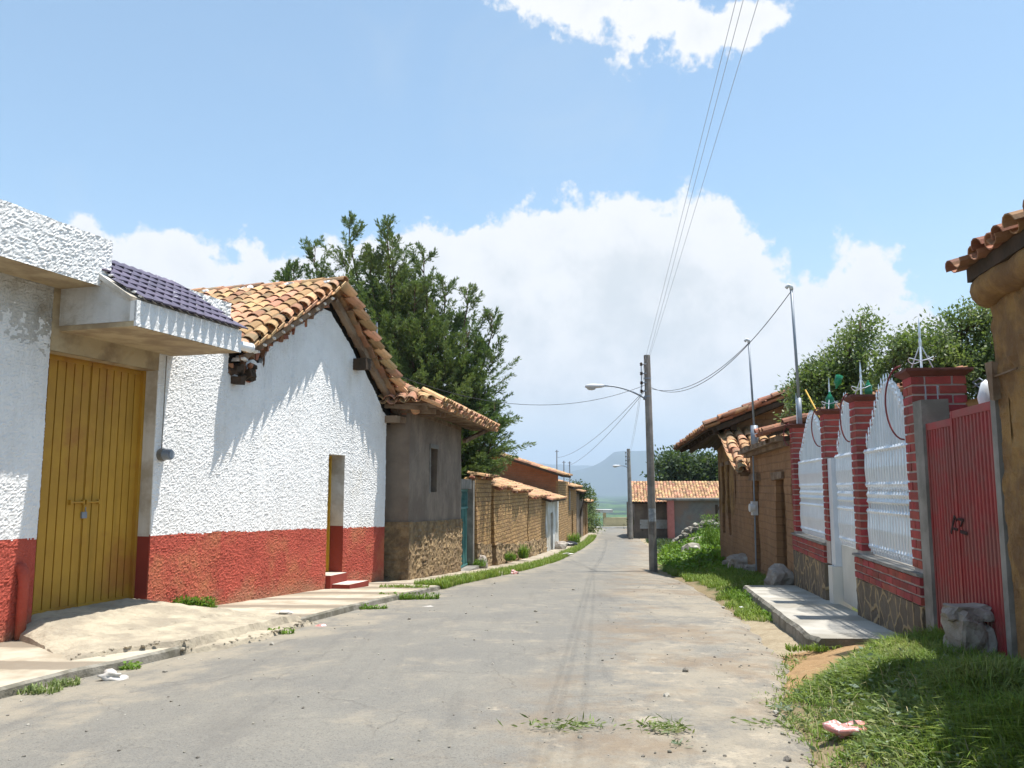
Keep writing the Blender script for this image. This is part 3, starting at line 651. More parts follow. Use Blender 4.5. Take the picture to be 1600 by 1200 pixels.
# ================================================================== LEFT SIDE
def BLz(s): return lerp([(-8, -.02), (-.4, -.1), (2.3, -.12), (6, -.25), (9.05, -.40)], s) - .12
def band(s, z): return 1 if z < 1.025 - .028 * s + .03 * nz(s * 1.3, 2) + .018 * nz(s * 7, 2) + .014 * nz(s * 31, 5) else 0

# ---- flat roofed house with the yellow gate
def gate_house():
    t = thing('flat_roofed_house', 'white and red roughcast house with flat roof, tall yellow gate and purple tiled canopy', 'house', L1.p(-1, -.5, -.1))
    mb = MB()
    def mf(s, z):
        if band(s, z): return 1
        return 2 if (z > 3.35 + .3 * nz(s * 2, 3) + .35 * nz(s * 9, z * 9) + .3 * nz(s * 25, z * 25)) else 0
    wallgrid(mb, L1, -6.5, -1.6, BLz, 3.95, ss=.08, sz=.05, amp=.010, wl=.05, mf=mf)
    wallgrid(mb, L1, -1.6, 0, BLz, 3.95, ss=.018, sz=.018, amp=.011, wl=.038, mf=mf)
    wallgrid(mb, L1, 1.83, 3.36, BLz, 4.0, ss=.018, sz=.018, amp=.011, wl=.038, mf=lambda s, z: band(s, z))
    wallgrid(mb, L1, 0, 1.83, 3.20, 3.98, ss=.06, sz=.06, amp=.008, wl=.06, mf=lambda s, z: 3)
    mb.box(L1, -6.5, -.004, -.32, -.06, -.4, 3.9, 0); mb.box(L1, 1.834, 3.36, -.32, -.06, -.5, 3.9, 0); mb.box(L1, -.004, 1.834, -.32, -.06, 3.202, 3.9, 3)
    # rear and side walls of the block, flat roof slab
    mb.box(L1, -6.5, 3.34, -7.2, -6.9, -.4, 3.9, 0); mb.box(L1, 3.04, 3.34, -6.9, -.33, -.5, 3.9, 0); mb.box(L1, -6.5, -6.2, -6.9, -.33, -.5, 3.9, 0)
    mb.build('wall', [WHITE, REDST, WHITE_OLD, CANU], t)
    # jamb faces, smooth paint
    mb = MB()
    for s0, s1 in ((-.02, .004), (1.826, 1.85)):
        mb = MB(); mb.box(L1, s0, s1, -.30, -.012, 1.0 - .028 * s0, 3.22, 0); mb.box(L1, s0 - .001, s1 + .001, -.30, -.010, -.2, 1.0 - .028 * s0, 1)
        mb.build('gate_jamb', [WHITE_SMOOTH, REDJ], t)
    mb = MB(); mb.box(L1, -6.5, 3.34, -7.2, .0, 3.96, 4.08, 0); mb.build('roof', GREYC, t)
    mb = MB(); wallgrid(mb, L1, 2.05, 3.36, 4.0, 4.47, ss=.03, sz=.03, amp=.02, wl=.06, skirt=.24, n=.012); mb.box(L1, 2.05, 3.355, -.22, -.05, 4.082, 4.46, 0)
    mb.build('parapet', WHITE, t)
    # heavy plain canopy
    mb = MB(); wallgrid(mb, L1, -6.5, .24, 3.94, 4.52, n=.585, ss=.02, sz=.02, amp=.013, wl=.045, big=.025, skirt=.2, top_rag=.012)
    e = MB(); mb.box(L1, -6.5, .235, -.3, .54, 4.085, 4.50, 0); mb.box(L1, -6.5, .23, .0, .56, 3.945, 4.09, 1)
    # end face towards the tiled canopy
    EF = Fr(*L1.p(.225, .585, 0).xy, 17 - 90); wallgrid(mb, EF, 0, .6, 3.95, 4.51, n=0, ss=.04, sz=.04, amp=.01, wl=.07, skirt=.06)
    mb.build('canopy', [WHITE, CANU], t)
    # tiled canopy
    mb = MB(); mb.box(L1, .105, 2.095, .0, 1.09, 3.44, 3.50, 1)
    mb.box(L1, .10, 2.10, 1.02, 1.10, 3.502, 3.74, 0); wallgrid(mb, L1, .10, 2.10, 3.44, 3.745, n=1.112, ss=.03, sz=.03, amp=.008, wl=.05, big=.0, skirt=.03)
    for s0, s1 in ((.10, .16), (2.04, 2.10)):        # triangular cheeks
        P = [(s0, .0, 3.502), (s1, .0, 3.502), (s0, 1.019, 3.502), (s1, 1.019, 3.502), (s0, .0, 4.40), (s1, .0, 4.40), (s0, 1.019, 3.745), (s1, 1.019, 3.745)]
        mb.cube8([L1.p(*q) for q in P], 2)
    mb.build('porch_canopy', [WHITE, CANU, WHITE_OLD], t)
    # its glazed tiles: seven lapped courses, rounded lower edges
    pc = MB(); n0, z0, n1, z1 = -.02, 4.47, 1.115, 3.745; rows, colw = 6, .155
    O = L1.p(.22, n0, z0); D = (L1.p(.22, n1, z1) - O); Ln = D.length; D.normalize(); U = (L1.p(1, 0, 0) - L1.p(0, 0, 0)).normalized(); N = U.cross(D).normalized()
    if N.z < 0: N = -N
    slab(pc, O, U, D, 1.90, Ln - .07, .035, 1, lift=.0)
    slab(pc, O, -U, D, .16, Ln - .07, .05, 1, lift=.0)
    nc = int(2.0 / colw); ex = Ln / rows
    for k in range(rows):
        for c in range(nc + 1):
            sx = -.10 + c * colw + (colw / 2 if k % 2 else 0) - .03
            if sx > 1.90: continue
            a = O + U * sx + D * (k * ex - .02); wv = colw * .97; lift = N * (.022 + rnd.uniform(0, .004)); b = a + D * (ex * 1.12)
            vs = []; S = 6
            for p, lf in ((a, .004), (b, .030)):
                for q in range(S + 1): vs.append(p + U * (wv * q / S) + N * (lf + .022 * math.sin(math.pi * q / S)))
            lowr = [vs[S + 1 + q] + D * (.055 * math.sin(math.pi * q / S)) for q in range(S + 1)]
            for q in range(S + 1): vs[S + 1 + q] = lowr[q]
            vs += [v - N * .018 for v in lowr]
            fs = [(q, q + 1, S + 2 + q, S + 1 + q) for q in range(S)] + [(S + 1 + q, S + 2 + q, 2 * S + 3 + q, 2 * S + 2 + q) for q in range(S)]
            pc.add([v + lift for v in vs], fs, 0)
    # white mortar drips along the edges
    m2 = pc
    for k in range(26):
        s_ = rnd.uniform(.2, 2.06); f_ = rnd.choice([.98, .99, rnd.random()]); q = O + U * (s_ - .22) + D * Ln * f_ + N * .045
        m2.rock(q, rnd.uniform(.012, .035), .02, .010, 2, 1)
    for k in range(16):
        f_ = k / 16; q = O + U * (-.02 + rnd.uniform(-.02, .03)) + D * Ln * f_ + N * .03; m2.rock(q, .035, .035, .02, 2, 1)
        q = O + U * 1.86 + D * Ln * f_ + N * .03; m2.rock(q, .03, .035, .018, 2, 1)
    m2.build('porch_roof', [PURP, WHITE_SMOOTH, WHITE], t)
    pp = MB(); pp.tube([L1.p(2.05, 1.06, 3.55), L1.p(2.34, 1.08, 3.55)], .062, 14); pp.tube([L1.p(2.34, 1.08, 3.55), L1.p(2.37, 1.08, 3.55)], [.070, .070], 14)
    pp.build('drain_pipe', PVC, t, smooth=False)
    # gate: two leaves of folded vertical strips
    g = thing('yellow_gate', 'tall yellow sheet metal double gate with vertical ribs in the white and red house', 'gate', L1.p(.9, -.27, .13))
    g.parent = t; del g['category']; del g['label']; g.location = L1.p(.9, -.27, .13) - t.location; g.name = 'gate'
    for s0, s1 in ((-.02, .90), (.915, 1.80)):
        mb = MB(); nst = 7; pw = (s1 - s0) / nst
        for k in range(nst):
            a = s0 + k * pw
            mb.box(L1, a + .009, a + pw - .009, -.285, -.255, .17, 3.14, 0); mb.box(L1, a - .0, a + pw, -.290, -.272, .172, 3.138, 1)
        mb.box(L1, s0, s1, -.286, -.248, 3.141, 3.19, 0); mb.box(L1, s0, s1, -.286, -.247, .13, .169, 0)
        leaf = mb.build('gate_leaf', [GATEY, GATEY], g)
        h = MB(); c = s1 - .12 if s0 < 0 else s0 + .12
        h.tube([L1.p(c - .10, -.225, 1.42), L1.p(c + .10, -.225, 1.42)], .011, 8); h.box(L1, c - .11, c - .09, -.255, -.215, 1.39, 1.45); h.box(L1, c + .09, c + .11, -.255, -.215, 1.39, 1.45)
        if s0 < 0: h.box(L1, s1 - .012, s1 + .012, -.254, -.225, 1.30, 1.38)
        h.build('gate_handle', GATEY, leaf)
    mb = MB(); mb.box(L1, -.02, .03, -.30, -.24, .12, 3.2); mb.box(L1, 1.78, 1.825, -.30, -.20, .10, 3.2); mb.box(L1, .031, 1.779, -.30, -.24, 3.192, 3.21)
    for z in (.5, 1.65, 2.8):
        for s0 in (.012, 1.795): mb.tube([L1.p(s0, -.235, z), L1.p(s0, -.235, z + .12)], .014, 8)
    mb.build('gate_frame', GATEY, g)
    lk = MB(); lk.box(L1, .87, .95, -.25, -.225, 1.22, 1.30); lk.tube([L1.p(.91, -.215, 1.30), L1.p(.91, -.215, 1.36)], .006, 6); lk.build('padlock', METAL, g)
    mb = MB(); mb.box(L1, .0, 1.82, -.62, -.32, .05, 3.2); mb.build('dark_backing', DARK, g)
    # sewer vent elbow painted with the wall
    mb = MB(); c = L1.p(-.20, .07, 0); nn = Vector((L1.n[0], L1.n[1], 0))
    mb.tube([c + Vector((0, 0, -.05)), c + Vector((0, 0, .58)), c + Vector((0, 0, .66)) - nn * .01, c + Vector((0, 0, .72)) - nn * .05, c + Vector((0, 0, .73)) - nn * .12], [.055, .055, .062, .062, .05], 12)
    o = mb.build('vent_pipe', REDST, None, True, loc=tuple(L1.p(-.20, .07, -.05)), label='red painted upright pipe with an elbow, on the wall left of the yellow gate', cat='pipe')
    # meter socket right of the gate
    m = thing('electricity_meter', 'round grey electricity meter on the white wall right of the yellow gate', 'electric meter', L1.p(1.93, .02, 2.05))
    mb = MB(); c = L1.p(1.95, .02, 2.05); n_ = nn
    mb.tube([c - n_ * .02, c + n_ * .04, c + n_ * .05], [.085, .085, .07], 16); mb.build('meter_box', GREYC, m)
    mb = MB()
    for k in range(5): mb.tube([c + n_ * (.052 + k * .022), c + n_ * (.066 + k * .022)], [.075, .068], 16)
    mb.tube([c + n_ * .05, c + n_ * .17], [.060, .055], 16); mb.build('meter_cover', METAL, m)
    mb = MB(); mb.tube([L1.p(1.93, .03, 2.12), L1.p(1.935, .03, 3.42)], .008, 6); mb.build('conduit', GREYC, m)
gate_house()

# ---- white gabled house
RS, RZ = 6.35, 5.46                                     # ridge
def rooftop(s): return RZ - (RS - s) * .577 if s < RS else RZ - (s - RS) * .66
def gable_house():
    t = thing('gabled_house', 'white and red roughcast house with a clay tiled gable and narrow yellow door', 'house', L1.p(6, -.5, -.25))
    mb = MB(); zt = lambda s: min(rooftop(s) - .40, 4.98)
    d0, d1, dz = 6.55, 7.20, 2.235
    def zt2(s): return zt(s) - (.22 * max(0, 1 - abs(s - 4.25) / .25) if s < 4.6 else 0) - (.12 * sm((s - 8.2) / .6))
    kw = dict(ss=.021, sz=.020, amp=.011, wl=.040, mf=band, top_rag=.05)
    wallgrid(mb, L1, 3.36, d0, BLz, zt2, **kw)
    wallgrid(mb, L1, d0, d1, dz, zt2, **kw); wallgrid(mb, L1, d1, 9.04, BLz, zt2, **kw)
    # solid wall behind
    for a, b in ((3.36, 4.2), (4.2, 5.3), (5.3, d0), (d1, 8.1), (8.1, 9.04)):
        h = min(zt(a), zt(b)) - .06; mb.box(L1, a, b, -.40, -.12, -.7, h, 0)
    mb.box(L1, d0, d1, -.40, -.12, dz + .004, 4.3, 0)
    mb.box(L1, 3.36, 9.0, -7.0, -6.7, -.6, 3.2, 0); mb.box(L1, 8.76, 9.03, -6.7, -.41, -.7, 3.1, 2)
    # reveals
    for s0, s1 in ((d0 - .01, d0 + .004), (d1 - .004, d1 + .01)):
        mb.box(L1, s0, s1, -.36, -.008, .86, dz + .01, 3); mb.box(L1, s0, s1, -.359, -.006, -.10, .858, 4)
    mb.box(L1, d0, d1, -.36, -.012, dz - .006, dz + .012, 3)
    mb.build('wall', [WHITE, REDST, PLAST, WHITE_SMOOTH, REDJ], t)
    # near-black boxes for the shade of the gap, broken brick packing under the verge
    mb = MB()
    for s in np.arange(3.5, 9.3, .30):
        zc = rooftop(s) - .22; mb.box(L1, s - .16, s + .16, -.30, -.06, zc - .36, zc + .12, 0)
    g = mb.build('gable_gap_shade', DARK, t)
    mb = MB()
    for s in np.arange(3.42, 6.3, .135):
        z = rooftop(s) - .225 - rnd.uniform(0, .05); h = rnd.uniform(.05, .10)
        mb.box(L1, s - rnd.uniform(.02, .06), s + rnd.uniform(.02, .06), -.05, rnd.uniform(.03, .16), z - h * rnd.uniform(.6, 1), z, rnd.choice([0, 3, 3, 1]), j=.02)
        if rnd.random() < (.75 if s < 5.0 else .4): mb.box(L1, s - rnd.uniform(.02, .06), s + rnd.uniform(.02, .06), -.05, rnd.uniform(.01, .04), z - h - .08 - rnd.uniform(0, .12), z - h - .02, rnd.choice([0, 3, 2, 0]), j=.025)
    for s in np.arange(3.5, 6.3, .27):
        mb.rock(L1.p(s, .16 + rnd.uniform(-.02, .03), rooftop(s) - .21), .06, .06, .035, 1, 1)
    for q in range(7): s = 3.42 + q * .085; mb.beam(L1.p(s, -.1, 3.42 + rnd.uniform(-.1, .14)), L1.p(s + rnd.uniform(-.05, .05), rnd.uniform(.06, .16), 3.38 + rnd.uniform(-.1, .12)), rnd.uniform(.05, .10), rnd.uniform(.05, .13), 2)
    for q in range(10): mb.rock(L1.p(3.42 + rnd.uniform(0, .6), rnd.uniform(.0, .08), 3.36 + rnd.uniform(-.06, .2)), .06, .05, .06, rnd.choice([2, 2, 0, 3]), 1)
    mb.beam(L1.p(3.5, -.1, 3.28), L1.p(3.52, .17, 3.26), .13, .12, 2); mb.rock(L1.p(3.98, .03, 3.52), .05, .05, .09, 0, 1); mb.rock(L1.p(4.25, .0, 3.86), .07, .03, .13, 3, 1); mb.rock(L1.p(4.3, .01, 3.70), .02, .02, .12, 3, 1)
    mb.build('verge_packing', [BRK, WHITE, DWOOD, DECK], t)
    # rafters and tie beam end below the far slope
    mb = MB()
    mb.beam(L1.p(6.42, .10, rooftop(6.42) - .22), L1.p(9.5, .10, rooftop(9.5) - .20), .12, .11, 0, up=(L1.n[0], L1.n[1], 0))
    mb.beam(L1.p(6.2, .14, rooftop(6.2) - .22), L1.p(3.5, .14, rooftop(3.5) - .20), .09, .08, 0, up=(L1.n[0], L1.n[1], 0))
    mb.build('rafter', WOOD, t)
    mb = MB(); mb.box(L1, 7.42, 7.66, -.2, .30, 3.98, 4.20, 0, j=.008); mb.build('beam_end', DWOOD, t)
    mb = MB(); mb.box(L1, 8.95, 9.45, -.3, .28, 3.02, 3.16, 0, j=.01); mb.build('beam_end', WOOD, t)
    # roof
    rf = MB(); nv = .305; Wd = 7.2
    U = Vector((-L1.n[0], -L1.n[1], 0)); O = L1.p(RS, nv, RZ)
    Dn = (L1.p(3.3, nv, rooftop(3.3)) - O); Df = (L1.p(9.62, nv, rooftop(9.62)) - O)
    tiles(rf, O, U, Dn, Wd, Dn.length, .268, .30, .128, 6, under=True, verge=.11)
    tiles(rf, O, U, Df, Wd, Df.length, .268, .31, .128, 6, under=True, verge=.11)
    slab(rf, L1.p(RS, -.06, RZ - .01), U, Dn, Wd - .5, Dn.length - .1, .06, 1, lift=-.035); slab(rf, L1.p(RS, -.06, RZ - .01), U, Df, Wd - .5, Df.length - .1, .06, 1, lift=-.035)
    # cross battens under the overhanging strip
    for f in np.arange(.16, 1, .0835):
        for D_ in (Df,):
            p = O + D_ * f; Dn_ = D_.normalized(); Nn = U.cross(Dn_).normalized(); Nn = Nn if Nn.z > 0 else -Nn; A_ = p - Nn * .060; B_ = p + Dn_ * .33 - Nn * .125; rf.cube8([q + U * w_ - Nn * h_ for h_ in (.018, 0) for q in (A_, B_) for w_ in (rnd.uniform(.01, .07), .40)], 3)
    r_ = rf.build('roof', [TILE, DECK, WOOD, TILER], t)
    rg = MB(); ridge(rg, O + Vector((0, 0, .05)) + U * 6.8, O + Vector((0, 0, .05)) - U * .02, .12, .46)
    mg = rg
    for k in range(8):
        for q in range(3): mg.rock(O + U * (.2 + k * .9 + rnd.uniform(-.1, .1) + q * .09) + Vector((rnd.uniform(-.08, .08), rnd.uniform(-.16, -.02), .06 - q * .02)), .09, .09, .05, 1, 1)
    mg.build('ridge_tiles', [TILE, WHITE], r_)
    # door
    d = MB(); d.box(L1, d0, d0 + .06, -.355, -.29, -.04, dz - .01, 0); d.box(L1, d1 - .05, d1 - .006, -.355, -.29, -.04, dz - .01, 0); d.box(L1, d0 + .06, d1 - .05, -.355, -.29, dz - .07, dz - .01, 0)
    d.box(L1, d0 + .06, d1 - .05, -.345, -.32, -.02, 1.25, 0)
    for s in (d0 + .09, d0 + .27, d0 + .45): d.box(L1, s, s + .02, -.319, -.305, .0, 1.22, 0)
    for z in np.arange(1.27, 2.15, .16): d.box(L1, d0 + .06, d1 - .05, -.345, -.315, z, z + .03, 0)
    dr = d.build('door', YEL, t)
    d = MB(); d.box(L1, d0 + .06, d1 - .05, -.338, -.334, 1.25, dz - .07, 0); d.build('glass', GLAZE, dr)
    d = MB(); d.box(L1, d0, d1, -.6, -.36, -.1, dz, 0); d.build('dark_backing', DARK, t)
    # steps
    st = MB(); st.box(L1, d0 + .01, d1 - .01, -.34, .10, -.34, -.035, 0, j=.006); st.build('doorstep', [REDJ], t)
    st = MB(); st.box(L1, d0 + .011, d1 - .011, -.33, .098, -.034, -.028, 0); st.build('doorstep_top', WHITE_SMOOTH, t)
    st = MB(); st.box(L1, 6.62, 7.42, .02, .46, -.52, -.20, 1, j=.02); st.box(L1, 6.63, 7.41, .03, .45, -.198, -.192, 0)
    st.build('step_block', [WHITE_SMOOTH, REDJ], None, loc=tuple(L1.p(7.0, .3, -.35)), label='loose concrete step block in front of the narrow yellow door', cat='step')
gable_house()

# ---- grey mud house
def mud_house():
    t = thing('mud_plastered_house', 'grey mud plastered house with rubble base, clay tiles and a small barred window', 'house', L2.p(3, -.5, -.7))
    gz = lambda s: lerp([(0, -.48), (6, -.86)], s) - .2
    sp = lambda s: lerp([(0, .84), (6, .70)], s)
    mb = MB(); zt = 3.28
    kw = dict(ss=.06, sz=.05, amp=.008, wl=.08, big=.02)
    w0, w1, wz0, wz1 = 2.02, 2.82, 1.49, 2.58
    wallgrid(mb, L2, 0, w0, sp, zt, **kw); wallgrid(mb, L2, w0, w1, wz1, zt, **kw); wallgrid(mb, L2, w0, w1, sp, wz0, **kw); wallgrid(mb, L2, w1, 5.95, sp, zt, **kw)
    E_ = Fr(*L2.p(0, 0, 0).xy, 7.7 - 90, 1); 
    E2 = Fr(L2.p(0, -4, 0).x, L2.p(0, -4, 0).y, 7.7 + 90, 1)        # end wall facing the camera
    wallgrid(mb, E2, 0, 4.0, .5, zt, ss=.08, sz=.06, amp=.006, wl=.08, big=.02)
    mb.box(L2, .03, w0, -.34, -.08, .3, 3.2, 0); mb.box(L2, w1, 5.93, -.34, -.08, .3, 3.2, 0); mb.box(L2, w0, w1, -.34, -.08, wz1 + .004, 3.2, 0); mb.box(L2, w0, w1, -.34, -.08, .3, wz0 - .004, 0)
    mb.box(L2, .05, 5.93, -4.0, -3.7, -1, 3.2, 0); mb.box(L2, 5.63, 5.93, -3.7, -.35, -1, 3.2, 0)
    mb.build('wall', PLAST, t)
    mb = MB(); wallgrid(mb, L2, -.0, 5.97, gz, sp, n=.03, ss=.05, sz=.05, amp=.045, wl=.13, big=.05, skirt=.3); wallgrid(mb, E2, 0, 4.03, -.9, .85, n=.03, ss=.08, sz=.06, amp=.03, wl=.13, big=.04, skirt=.3)
    mb.build('rubble_base', RUBBLE, t)
    mb = MB(); mb.box(L2, w0, w1, -.30, -.26, wz0, wz1, 1)
    f_ = .05
    mb.box(L2, w0, w0 + f_, -.24, -.20, wz0, wz1, 0); mb.box(L2, w1 - f_, w1, -.24, -.20, wz0, wz1, 0)
    for q in (.25, .5, .75): mb.tube([L2.p(w0 + (w1 - w0) * q, -.16, wz0), L2.p(w0 + (w1 - w0) * q, -.16, wz1)], .009, 6, 0)
    for z in (1.8, 2.15): mb.box(L2, w0, w1, -.17, -.15, z, z + .02, 0)
    mb.build('window', [GREYC, GLAZE], t)
    mb = MB(); mb.box(L2, w0 - .06, w1 + .06, -.06, .022, wz1, wz1 + .10, 0); mb.box(L2, w0 - .07, w0, -.06, .018, wz0 - .03, wz1 - .003, 0); mb.build('window_surround', GREYC, t)
    # tiled roof: eaves to the street, ridge parallel to it
    rf = MB(); ov = .75; ez = 3.36; s0, s1 = -.55, 7.9; sl = .48
    O = L2.p(s0, ov - 3.4, ez + 3.4 * sl); U = L2.p(1, 0, 0) - L2.p(0, 0, 0); D = L2.p(s0, ov, ez) - O
    ncol = int((s1 - s0) / .235)
    for c_ in range(ncol):
        sc_ = s0 + c_ * .235; top_n = ov - max(0.3, min(3.4, (sc_ + .235 - s0) * .55 / sl + .10)); Oc = L2.p(sc_, top_n, ez + (ov - top_n) * sl); Dc = L2.p(sc_, ov, ez) - Oc; tiles(rf, Oc, U, Dc, .235, Dc.length, .235, .36, .118, 5, under=True, jit=1.4)
    Uh = Vector((L2.n[0], L2.n[1], 0)); kh = .55
    for n_ in np.arange(-2.4, .70, .245):        # hipped near end, each run of tiles as long as the hip allows
        zt_ = ez + (ov - n_ - .12) * sl + .03; ln_ = (zt_ - (ez + .10)) / kh
        if ln_ < .12: continue
        Oh = L2.p(-.60 + ln_, n_, zt_); Dh = L2.p(-.62, n_, ez + .10) - Oh; tiles(rf, Oh, Uh, Dh, .245, Dh.length, .245, .34, .122, 6, under=True, jit=1.6); slab(rf, Oh, Uh, Dh, .245, Dh.length - .08, .04, 1)
    hp = [L2.p(-.60 + (ez + (ov - n_) * sl - ez - .10) / kh, n_, ez + (ov - n_) * sl + .06) for n_ in (.62, -2.4)]; ridge(rf, hp[1], hp[0], .13, .40)
    Oe = L2.p(s0, ov - .42, ez + .30); De = L2.p(s0, ov - .02, ez + .07) - Oe; tiles(rf, Oe, U, De, s1 - s0, De.length, .235, De.length, .118, 5, jit=1.6, off=.05)
    slab(rf, O + U * 3.2, U, D, s1 - s0 - 3.2, D.length - .02, .03, 1, lift=.02)
    O2 = L2.p(s0, ov - 3.4, ez + 3.4 * sl); D2 = L2.p(s0, ov - 6.6, ez) - O2; tiles(rf, O2 + U * 3.2, U, D2, s1 - s0 - 3.2, D2.length, .235, .36, .112, 4); slab(rf, O2 + U * 3.2, U, D2, s1 - s0 - 3.2, D2.length, .03, 1, lift=.02)
    # brick soffit under the eaves
    for s in np.arange(s0 + .02, s1 - .05, .20):
        rf.box(L2, s, s + .085, -.02, ov - .12, ez + .02, ez + .075, 2, j=.008)
    rf.box(L2, s0, s1, .0, ov - .2, ez + .085, ez + .115, 1); rf.box(L2, s0, s1, ov - .17, ov - .06, ez - .0, ez + .05, 2)
    rr = rf.build('roof', [TILE, DECK, WOOD], t)
    rg = MB(); ridge(rg, O + U * 3.0 + Vector((0, 0, .06)), O + U.normalized() * (s1 - s0) + Vector((0, 0, .06)), .13, .42)
    rg.build('ridge_tiles', TILE, rr)
    # a loose tile and a few beam ends at the near corner
    mb = MB()
    for k in range(3): mb.beam(L2.p(.2 + k * .5, -.3, 3.34), L2.p(.2 + k * .5, .55, 3.30), .1, .1, 0)
    mb.beam(L2.p(-.35, -.6, 3.4), L2.p(-.35, .5, 3.34), .1, .1, 0); mb.box(L2, -.1, 5.9, -.2, .02, 3.26, 3.36, 0); mb.beam(L2.p(5.9, .1, 2.95), L2.p(7.6, .55, 3.42), .12, .1, 0)
    mb.build('eaves_beams', WOOD, t)
mud_house()

# ---- teal door with jambs
def teal_door():
    t = thing('courtyard_door', 'teal metal street door in a concrete frame beside the grey mud house', 'door', L2.p(6.95, 0, -.85))
    mb = MB(); a, b = 6.05, 7.85
    mb.box(L2, a - .07, a + .05, -.30, -.02, -1.1, 1.85, 0); mb.box(L2, b, b + .28, -.30, .02, -1.1, 1.82, 0); mb.box(L2, a + .05, b, -.28, -.04, 1.56, 1.86, 0)
    mb.box(L2, a, b, -.25, .22, -1.1, -.80, 0)
    mb.build('door_frame', GREYC, t)
    mb = MB()
    mb.box(L2, a + .06, b - .01, -.20, -.17, -.78, 1.54, 0)
    for s in np.arange(a + .1, b - .05, .24): mb.box(L2, s, s + .04, -.168, -.145, -.76, .95, 0)
    for z in (.96, 1.5, -.78): mb.box(L2, a + .06, b - .01, -.169, -.14, z, z + .05, 0)
    d = mb.build('door_leaf', TEAL, t)
    mb = MB(); mb.box(L2, a + .12, b - .08, -.168, -.162, 1.03, 1.48, 0)
    d2 = mb.build('glass', GLAZE, d)
    mb = MB()
    for s in np.arange(a + .2, b - .1, .16):
        mb.tube([L2.p(s, -.15, 1.02), L2.p(s + .03, -.14, 1.25), L2.p(s, -.15, 1.49)], .012, 5)
    mb.build('grille', TEAL, d)
teal_door()

# ---- adobe garden wall
def adobe_wall():
    t = thing('adobe_wall', 'long bulging mud brick wall with rubble foot and broken tile coping', 'wall', L3.p(9, -.2, -1.2))
    gz = lambda s: lerp([(1.6, -.95), (4.7, -1.15), (9, -1.42), (19.3, -1.80)], s) - .15
    runs = [(1.75, 4.3, 1.90, .0), (4.3, 4.75, 1.5, -.22), (4.75, 8.2, 1.55, .06), (8.2, 8.5, 1.45, -.2), (8.5, 13.0, 1.42, .0), (13.0, 19.1, 1.12, .04)]
    mb = MB(); rb = MB(); cp = MB()
    for s0, s1, z, n in runs:
        zt = lambda s, z=z: z + .05 * nz(s * 1.2, 4)
        wallgrid(mb, L3, s0, s1, lambda s: gz(s) + .8, zt, n=n, ss=.10, sz=.05, amp=.018, wl=.16, big=.08, skirt=.4, top_rag=.06)
        wallgrid(rb, L3, s0, s1, gz, lambda s: gz(s) + .95 + .12 * nz(s, 9), n=n + .05, ss=.09, sz=.07, amp=.07, wl=.2, big=.07, skirt=.4)
        if s1 - s0 > 1:
            for s in np.arange(s0 + .1, s1, .20):
                zc = zt(s) + .02 + .03 * nz(s * 2, 6); p = L3.p(s, n - .28, zc + .10); q = L3.p(s + rnd.gauss(0, .03), n + .17 + rnd.uniform(-.06, .05), zc)
                D = q - p; tiles(cp, p, Vector((L3.d[0], L3.d[1], 0)), D, .2, D.length, .2, D.length, .10, 4)
            for k in range(int((s1 - s0) * 5)):
                s = rnd.uniform(s0, s1); cp.rock(L3.p(s, n + rnd.uniform(-.15, .12), zt(s) + .02), .12, .1, .06, 1, 1)
    mb.build('wall', ADOBE, t); rb.build('rubble_base', RUBBLE, t); cp.build('tile_coping', [TILE, BRK], t)
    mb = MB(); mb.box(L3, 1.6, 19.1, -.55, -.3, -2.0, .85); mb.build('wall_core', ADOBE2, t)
adobe_wall()

